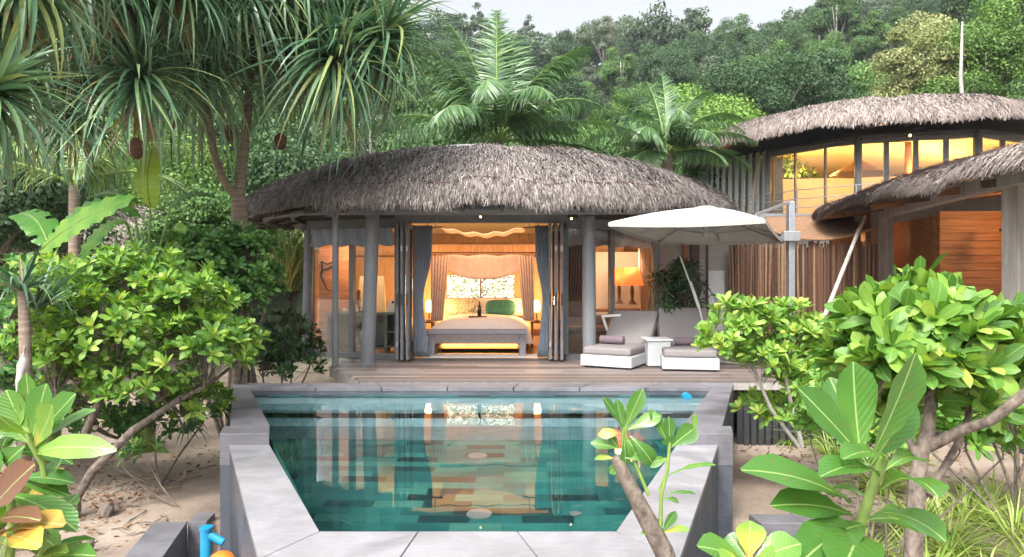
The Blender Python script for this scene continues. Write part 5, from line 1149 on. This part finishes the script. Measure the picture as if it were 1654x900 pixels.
DR = grasses('dracaena', 'dark spiky strap-leaved plant at the left edge', [P(35, 470, 6.2), P(60, 500, 6.4)], 46, .62, .035, 'lf_pand', .35, 'plant')
b = MB(); q = P(38, 470, 6.2); b.tube([(q.x, q.y, -.9), (q.x+.02, q.y, q.z*.5), q], [.06, .05, .045], 8); b.build('stem', M['ringbark'], DR, smooth=True)
grasses('palm_seedling', 'fan of narrow dark leaves low beside the pool wall', [P(300, 700, 7.6)], 34, .5, .025, 'lf_palm', .4, 'plant')
grasses('hanging_reeds', 'curtain of pale green hanging reeds between shrub and villa', [P(455+6*k, 470, 14+.1*k) for k in range(8)], 40, 1.3, .035, 'lf_palm', .85, 'reeds', 1.6, spread=.35)
t = thing('root_clump', 'clump of grey aerial roots by the far left pool corner', 'roots', P(400, 620, 9.6)); b = MB()
for k in range(22): a = rnd.uniform(0, 6.28); q = P(398, 560, 9.8); b.tube([q+Vector((rnd.uniform(-.05, .05), 0, 0)), Vector((q.x+.28*cos(a), q.y+.2*sin(a), -.9))], [.018, .012], 5)
b.build('roots', M['bark'], t)
# potted palm by the villa
pot = P(1100, 535, 11.9); t = thing('potted_palm', 'dark fan-leaved palm in a pebbled round pot between glass corner and fence', 'potted plant', (pot.x, 11.9, 0))
b = MB(); b.lathe((pot.x, 11.9, 0.004), [(.24, 0), (.34, .18), (.36, .42), (.30, .56), (.28, .57)], 24); b.build('pot', M['pebble'], t, smooth=True)
lv = Leaves(LANCE); b = MB()
for k in range(74):
    a = rnd.uniform(0, 6.28); e = rnd.uniform(.05, .66); h_ = rnd.uniform(.35, 1.15)*(1-.25*e); tp = Vector((pot.x+cos(a)*e*.85, 11.9+sin(a)*e*.6, .6+h_)); b.tube([(pot.x+.12*cos(a), 11.9+.12*sin(a), .5), ((pot.x+tp.x)/2, (11.9+tp.y)/2, .6+h_*.6), tp], .009, 4)
    ax = Vector((cos(a)*e, sin(a)*e, .35)).normalized(); a1 = perp(ax); b1 = ax.cross(a1)
    for j in range(9): ph = j*.7; d = ax*.35+(a1*cos(ph)+b1*sin(ph)); lv.add(tp, d, ax+uvec()*.2, rnd.uniform(.18, .3), .032, rnd.random())
b.build('canes', M['bark'], t); lv.build('foliage', M['lf_dark'], t)

# ================= RIGHT SHRUBS =================
shrub('beach_shrub', 'light green shrub with thin grey stems right of the pool, before the second lounger', Vector((2.95, 6.9, -.92)),
      blobs([(1200, 525, 7.0, .34, .35, .27), (1270, 530, 7.2, .38, .35, .27), (1230, 590, 7.0, .40, .35, .30), (1310, 560, 7.3, .38, .4, .33), (1290, 625, 7.2, .34, .35, .28), (1345, 600, 7.4, .35, .35, .35), (1330, 660, 7.4, .35, .3, .3), (1165, 560, 6.8, .2, .25, .2), (1240, 670, 7.3, .35, .3, .2)]),
      330, .145, .053, M['lf_bright'], (.35, .95), 11, .05, r0=.012, barkm='palebark', forks=[P(1215, 590, 7), P(1262, 570, 7), P(1290, 700, 7.1), P(1320, 620, 7.3)], limbs=[([P(1290, 722, 7), P(1245, 660, 7), P(1215, 590, 7)], [.022, .02, .014]), ([P(1296, 722, 7), P(1275, 640, 7), P(1262, 570, 7)], [.025, .02, .014])])
k_ = .76
shrub('beach_shrub', 'large glossy-leaved shrub on a thick low trunk in front of the pavilion', Vector((2.0, 3.3, -.92)),
      [((P(px, py, Y*k_).x, Y*k_, P(px, py, Y*k_).z), (rx*k_, ry*k_, rz*k_)) for px, py, Y, rx, ry, rz in [(1440, 565, 4.4, .28, .3, .22), (1505, 515, 4.4, .22, .3, .24), (1415, 530, 4.5, .22, .25, .14), (1565, 580, 4.3, .36, .3, .27), (1480, 610, 4.3, .38, .3, .24), (1630, 590, 4.5, .28, .3, .27), (1390, 600, 4.6, .22, .25, .22), (1560, 645, 4.5, .34, .3, .2), (1640, 670, 4.7, .3, .3, .2), (1400, 670, 4.9, .25, .25, .18)]],
      215, .185, .068, M['lf_bright'], (.15, .85), 11, .02, r0=.012, tpl=OB8, forks=[P(1500, 560, 3.3), P(1440, 600, 3.3), P(1585, 620, 3.3), P(1654, 638, 2.9), P(1500, 690, 3.2)], limbs=[([P(1470, 1000, 3.15), P(1480, 800, 3.15), P(1486, 740, 3.2), P(1500, 690, 3.2), P(1505, 620, 3.3), P(1500, 540, 3.3)], [.042, .04, .036, .03, .02, .01]), ([P(1500, 722, 3.2), P(1560, 692, 3.1), P(1600, 680, 3.0), P(1654, 638, 2.9), P(1720, 600, 2.9)], [.028, .025, .022, .024, .02]), ([P(1480, 735, 3.2), P(1450, 670, 3.3), P(1440, 600, 3.3)], [.02, .014, .008]), ([P(1500, 800, 3.2), P(1545, 720, 3.3), P(1585, 620, 3.3)], [.02, .016, .01])])
shrub('garden_shrub', 'green shrub at the right edge below the weathered post', Vector((4.7, 6.3, -.92)),
      blobs([(1640, 520, 6.2, .3, .3, .2), (1600, 640, 6.5, .5, .4, .5), (1480, 660, 6.8, .6, .4, .4), (1400, 680, 7.0, .4, .4, .3), (1690, 600, 6, .4, .4, .5), (1560, 690, 6.6, .5, .4, .3), (1350, 690, 7.4, .35, .3, .25), (1640, 700, 6.4, .4, .3, .3)]), 240, .15, .055, M['lf_mid'], (.4, 1), 11, .02, r0=.02)
shrub('garden_shrub', 'fine-leaved green shrub filling the ground behind the thick low trunk', Vector((2.9, 5.3, -.92)),
      blobs([(1385, 690, 5.6, .34, .3, .24), (1345, 650, 6.0, .3, .3, .26), (1440, 715, 5.3, .34, .3, .2), (1550, 700, 5.2, .4, .3, .2), (1620, 700, 5.0, .34, .3, .24), (1310, 690, 6.4, .25, .3, .2)]), 230, .12, .045, M['lf_bright'], (.1, .8), 11, .03, r0=.01)
sp = [G(x, y, -.92) for x, y in ((1480, 870), (1560, 850), (1640, 880), (1530, 900), (1600, 830), (1420, 800), (1340, 740), (1280, 720), (1350, 700), (1450, 760), (1560, 720), (1620, 710), (1650, 760), (1500, 940), (1600, 960), (1680, 930), (1400, 910))]
for k, c in enumerate(sp):
    pass
grasses('striped_grass', 'tufts of yellow and green striped grass under the glossy shrub, lower right', sp[:6]+sp[13:]+[c+Vector((.15, .2, 0)) for c in sp[:6]], 80, .52, .020, 'grass', .55, 'grass plant')
grasses('striped_grass', 'tufts of striped grass behind the thick shrub trunk', sp[6:13]+[c+Vector((.2, .15, 0)) for c in sp[6:13]], 60, .48, .018, 'grass', .42, 'grass plant')

# ================= NEAR PLANTS =================
def near_plant(name, label, stems, leaves, roses, barkm='stem', Y=1.9, mat='lf_fore', cat='plant'):
    t = thing(name, label, cat, stems[0][0][0]); b = MB()
    for pts, rr in stems: b.tube(pts, rr, 10)
    smooth_by_angle(b.build('stems', M[barkm], t), 60); lv = Leaves(OB8)
    for l in leaves:   # (base, tip, width, face, tint, bend)
        a, c = Vector(l[0]), Vector(l[1]); d = c-a; k = l[5] if len(l) > 5 else 1; bd = [.15, .6, 1.1, -.25][k]; L = d.length/(abs(sin(bd)/bd)); ax = d.normalized(); up = Vector(l[3]); up = (up-ax*up.dot(ax)).normalized()
        z = (1-cos(bd))/bd*L; d2 = (d+up*z).normalized(); up2 = (up-d2*up.dot(d2)).normalized(); lv.add(a, d2, up2, L, l[2]*1.05, l[4], k)
    for r_ in roses: rosette(lv, *r_[:-1], odd=r_[-1])
    lv.build('leaves', M[mat], t); return t
Y1 = 1.75; n_ = lambda x, y, Y=Y1: P(x, y, Y)
C = (0, -1, .25); U = (0, -.4, 1)
near_plant('beach_cabbage', 'tall plant with huge upright glossy leaves at the lower right', [([n_(1385, 1000), n_(1386, 860), n_(1405, 800), n_(1428, 735)], [.015, .014, .013, .010])],
    [(n_(1392, 750), n_(1378, 586, 1.78), .105, C, .45, 3), (n_(1402, 748), n_(1478, 572, 1.72), .115, (.5, -1, .2), .40, 0), (n_(1398, 745), n_(1290, 628, 1.70), .085, (.3, -1, .4), .38, 0), (n_(1406, 752, 1.8), n_(1475, 640, 1.9), .10, (.5, -1, .2), .25, 0), (n_(1400, 752, 1.8), n_(1340, 610, 1.95), .10, C, .3, 0),
     (n_(1375, 815), n_(1206, 762, 1.6), .095, (0, -.7, 1), .42, 1), (n_(1378, 835), n_(1252, 818, 1.62), .085, (0, -.8, 1), .35, 1), (n_(1420, 770), n_(1330, 770, 1.5), .08, U, .42, 1), (n_(1430, 745), n_(1365, 742, 1.55), .07, U, .5, 1), (n_(1425, 790), n_(1500, 800, 1.55), .11, (.2, -.6, 1), .5, 2), (n_(1415, 830), n_(1510, 868, 1.62), .10, (.2, -.6, 1), .45, 2),
     (n_(1400, 850), n_(1300, 905, 1.5), .11, U, .35, 1), (n_(1390, 870), n_(1360, 930, 1.4), .12, U, .4, 1), (n_(1430, 760), n_(1485, 745, 1.95), .07, U, .5, 1), (n_(1400, 840), n_(1470, 850, 1.9), .09, (.1, -.8, 1), .5, 1), (n_(1395, 800), n_(1320, 800, 1.95), .08, U, .3, 1)], [], Y=Y1)
near_plant('beach_cabbage', 'yellowing leaf tuft rising at the bottom edge right of the pool coping', [([n_(1210, 1000, 1.5), n_(1205, 905, 1.5)], [.012, .010])],
    [(n_(1210, 905, 1.5), n_(1212, 842, 1.52), .065, C, .84, 3), (n_(1205, 912, 1.5), n_(1130, 884, 1.45), .07, (0, -.6, 1), .5, 1), (n_(1210, 910, 1.5), n_(1178, 862, 1.55), .06, C, .4, 0), (n_(1215, 910, 1.5), n_(1290, 880, 1.5), .075, (0, -.6, 1), .6, 1), (n_(1210, 915, 1.45), n_(1250, 905, 1.4), .08, U, .7, 1), (n_(1205, 915, 1.45), n_(1170, 912, 1.4), .07, U, .8, 1)], [])
Yc = 2.3; c_ = lambda x, y, Y=Yc: P(x, y, Y)
near_plant('beach_cabbage', 'grey bare branch ending in young leaf tufts, leaning over the right pool coping', [([c_(1095, 960), c_(1072, 890), c_(1035, 820), c_(1000, 750), c_(992, 738)], [.034, .033, .029, .022, .014])],
    [(c_(996, 742), c_(962, 742), .03, U, .83, 1), (c_(1006, 745), c_(984, 764), .032, C, .45, 0)], [], 'bark', Yc)
near_plant('leafy_shoot', 'slender green shoots with oval leaves growing from the bare grey branch', [([c_(1048, 800), c_(1022, 740), c_(1012, 712), c_(1010, 690)], [.006, .006, .005, .005]), ([c_(1066, 880), c_(1068, 800), c_(1078, 760), c_(1082, 715)], [.007, .0065, .006, .005]), ([c_(1062, 795), c_(1078, 760), c_(1080, 720)], [.003, .003, .003]), ([c_(1010, 740), c_(1005, 710), c_(1008, 690)], [.005, .005, .004])],
    [(c_(1010, 694), c_(974, 641), .030, (.3, -1, .3), .22, 0), (c_(1008, 694), c_(1038, 629), .052, C, .4, 0), (c_(1012, 692), c_(1028, 645), .050, C, .66, 3), (c_(1014, 694), c_(1066, 672), .050, (0, -1, .6), .58, 1), (c_(1006, 700), c_(972, 702), .035, (0, -1, .5), .93, 2), (c_(1008, 700), c_(996, 645), .034, C, .3, 0), (c_(1008, 706), c_(1010, 752), .036, C, .3, 1),
     (c_(1012, 708), c_(1030, 735), .055, C, .5, 1), (c_(1018, 705), c_(1050, 745), .058, (0, -1, .5), .35, 2), (c_(1000, 725), c_(956, 716), .034, (0, -1, .6), .45, 1), (c_(1000, 725), c_(985, 705), .03, C, .3, 0), (c_(1000, 738), c_(1040, 730), .045, C, .55, 1),
     (c_(1083, 722), c_(1124, 690), .068, C, .38, 3), (c_(1082, 720), c_(1050, 662), .04, (.3, -1, .2), .45, 0), (c_(1082, 720), c_(1080, 673), .04, C, .3, 0), (c_(1084, 722), c_(1076, 705), .045, C, .2, 0), (c_(1078, 770), c_(1152, 752, 2.2), .026, (0, -.5, 1), .5, 1), (c_(1070, 800), c_(1122, 798), .018, U, .4, 1), (c_(1072, 806), c_(1096, 812), .028, U, .5, 1),
     (c_(1068, 862), c_(1092, 826), .032, C, .3, 0), (c_(1068, 862), c_(1112, 856), .034, U, .84, 1), (c_(1066, 864), c_(1036, 862), .032, U, .7, 1), (c_(1067, 862), c_(1060, 838), .034, C, .3, 0), (c_(1080, 740), c_(1045, 748), .04, C, .5, 1), (c_(1122, 700), c_(1121, 668), .02, C, .6, 0)], [], Y=Yc)
Yl = 1.8; m_ = lambda x, y, Y=Yl: P(x, y, Y)
near_plant('beach_cabbage', 'near plant with yellow, green and browning leaves at the lower left', [([m_(60, 960), m_(70, 870), m_(76, 800), m_(68, 750), m_(50, 715), m_(45, 690)], [.007, .007, .007, .007, .008, .008]), ([m_(10, 960), m_(20, 850), m_(15, 760)], [.012, .011, .01])],
    [(m_(50, 715), m_(42, 604), .045, (.3, -1, .1), .5, 3), (m_(52, 712), m_(75, 620), .07, C, .42, 0), (m_(54, 715), m_(122, 636, 1.75), .07, (0, -1, .5), .45, 0), (m_(55, 722), m_(84, 655, 1.7), .075, C, .78, 3), (m_(60, 735), m_(168, 728, 1.7), .062, (0, -1, .6), .76, 2), (m_(58, 728), m_(150, 665), .045, (0, -.6, 1), .52, 1), (m_(48, 710), m_(10, 630), .07, C, .5, 0), (m_(46, 715), m_(-10, 660), .07, C, .5, 0),
     (m_(50, 700), m_(0, 672, 1.7), .05, C, .62, 1), (m_(-20, 830), m_(56, 750, 1.65), .085, (0, -1, .4), 1.12, 0), (m_(40, 720), m_(8, 750), .065, C, .35, 0), (m_(20, 775), m_(115, 780), .06, U, .35, 1), (m_(20, 780), m_(108, 800), .055, U, .45, 1), (m_(15, 800), m_(120, 855, 1.7), .075, U, .42, 1), (m_(-30, 865), m_(60, 842, 1.6), .07, U, 1.14, 1), (m_(-10, 880), m_(98, 850, 1.6), .08, U, 1.0, 1),
     (m_(0, 890), m_(60, 885, 1.5), .08, U, .96, 1), (m_(0, 930), m_(10, 870, 1.5), .07, C, .55, 0), (m_(30, 940), m_(148, 900, 1.6), .07, U, .5, 1), (m_(40, 940), m_(105, 895, 1.6), .06, U, .78, 1), (m_(-30, 800), m_(-5, 720), .08, C, .4, 0), (m_(90, 760), m_(118, 712, 1.9), .06, C, .4, 0), (m_(80, 780), m_(95, 740, 1.9), .07, C, .3, 0), (m_(60, 820), m_(120, 820, 1.9), .06, U, .3, 1), (m_(25, 700), m_(30, 655), .05, C, .6, 0)],
    [(m_(5, 860, 1.9), Vector((0, -.3, 1)), .20, .08, 12, (.2, .7), 20, 85, .12), (m_(0, 740, 2.0), Vector((.1, -.2, 1)), .19, .08, 12, (.2, .65), 20, 85, .05), (m_(60, 900, 1.95), Vector((.1, -.2, 1)), .19, .07, 10, (.3, .7), 20, 85, .2)])
# broken stumps and posts on the left sand
def stump(label, p, h, r, lean=(0, 0), mat='bark', name='tree_stump'):
    b = MB(); p = Vector(p); b.tube([p-Vector((0, 0, .1)), p+Vector((lean[0]*.5, lean[1]*.5, h*.5)), p+Vector((lean[0], lean[1], h))], [r*1.2, r, r*.8], 9); o = b.build(name, M[mat], smooth=True); o.modifiers.new('r', 'SUBSURF').render_levels = 2; d_ = o.modifiers.new('d', 'DISPLACE'); tx = bpy.data.textures.new('n', 'CLOUDS'); tx.noise_scale = .08; d_.texture = tx; d_.strength = .06; return tag(o, label, 'stump')
stump('pale broken stick standing in front of the left shrubs', P(28, 640, 4.2), .32, .022, (.05, 0), 'palebark', 'broken_branch')
stump('thick weathered stump at the foot of the large left shrub', G(120, 835, -.9), .25, .05, (.02, 0))
stump('dark jagged driftwood lump lying on the sand left of the trough', G(165, 828, -.88), .06, .07, (.09, .02), 'bark', 'driftwood')
stump('small dark driftwood lump near the bottom left corner', G(140, 885, -.88), .06, .045, (.05, 0), 'bark', 'driftwood')
# litter: dry leaves and twigs on the sand
lv = Leaves([leaf_tpl('lance', q, .2, 2) for q in (-.8, .6, 1.6)])
for k in range(3200):
    if rnd.random() < .6: x = rnd.uniform(-6.5, -2.9); y = rnd.uniform(3.2, 9.4)
    else: x = rnd.uniform(2.4, 5.5); y = rnd.uniform(3.5, 9.3)
    if rnd.random() < .5 and x < 0: y = rnd.gauss(7.2, .5)
    z = hill(x, y)+.015; 
    if (-3.75 if y > 6.6 else -3.35) < x < (3.1 if y > 6.6 else 3.05) : continue
    d = uvec(); d.z *= .25; lv.add((x, y, z), d, Vector((0, 0, 1))+uvec()*.5, rnd.uniform(.03, .13), rnd.uniform(.01, .05), rnd.random()*.8)
tag(lv.build('leaf_litter', M['litter'], None), 'dry leaves and bits of twig scattered over the sand', 'leaf litter', kind='stuff')
b = MB()
for k in range(160):
    x = rnd.uniform(-5.5, -2.95) if k % 3 else rnd.uniform(3.1, 4.5); y = rnd.gauss(7.1, .8); a = rnd.uniform(0, 3.14); L = rnd.uniform(.08, .35); z = hill(x, y)+.012
    if x > -3.7 and x < 0 and y > 6.6: continue
    b.tube([(x, y, z), (x+L*.5*cos(a), y+L*.5*sin(a), z+.012), (x+L*cos(a+.2), y+L*sin(a+.2), z)], rnd.uniform(.003, .009), 4)
tag(b.build('fallen_twigs', M['bark']), 'fallen twigs lying on the sand', 'twigs', kind='stuff')

# ================= the air =================
def haze():
    b = MB(); b.box((0, 130, 60), (560, 420, 128)); o = b.build('haze', None); o.data.materials.clear()
    m = bpy.data.materials.new('haze_air'); m.use_nodes = True; n = m.node_tree; n.nodes.clear(); v = n.nodes.new('ShaderNodeVolumePrincipled'); v.inputs['Color'].default_value = (.86, .92, 1, 1); v.inputs['Density'].default_value = .00045; v.inputs['Anisotropy'].default_value = .2
    out = n.nodes.new('ShaderNodeOutputMaterial'); n.links.new(v.outputs[0], out.inputs['Volume']); o.data.materials.append(m); tag(o, 'thin pale haze over the forested hillside', 'haze', kind='stuff')
haze()
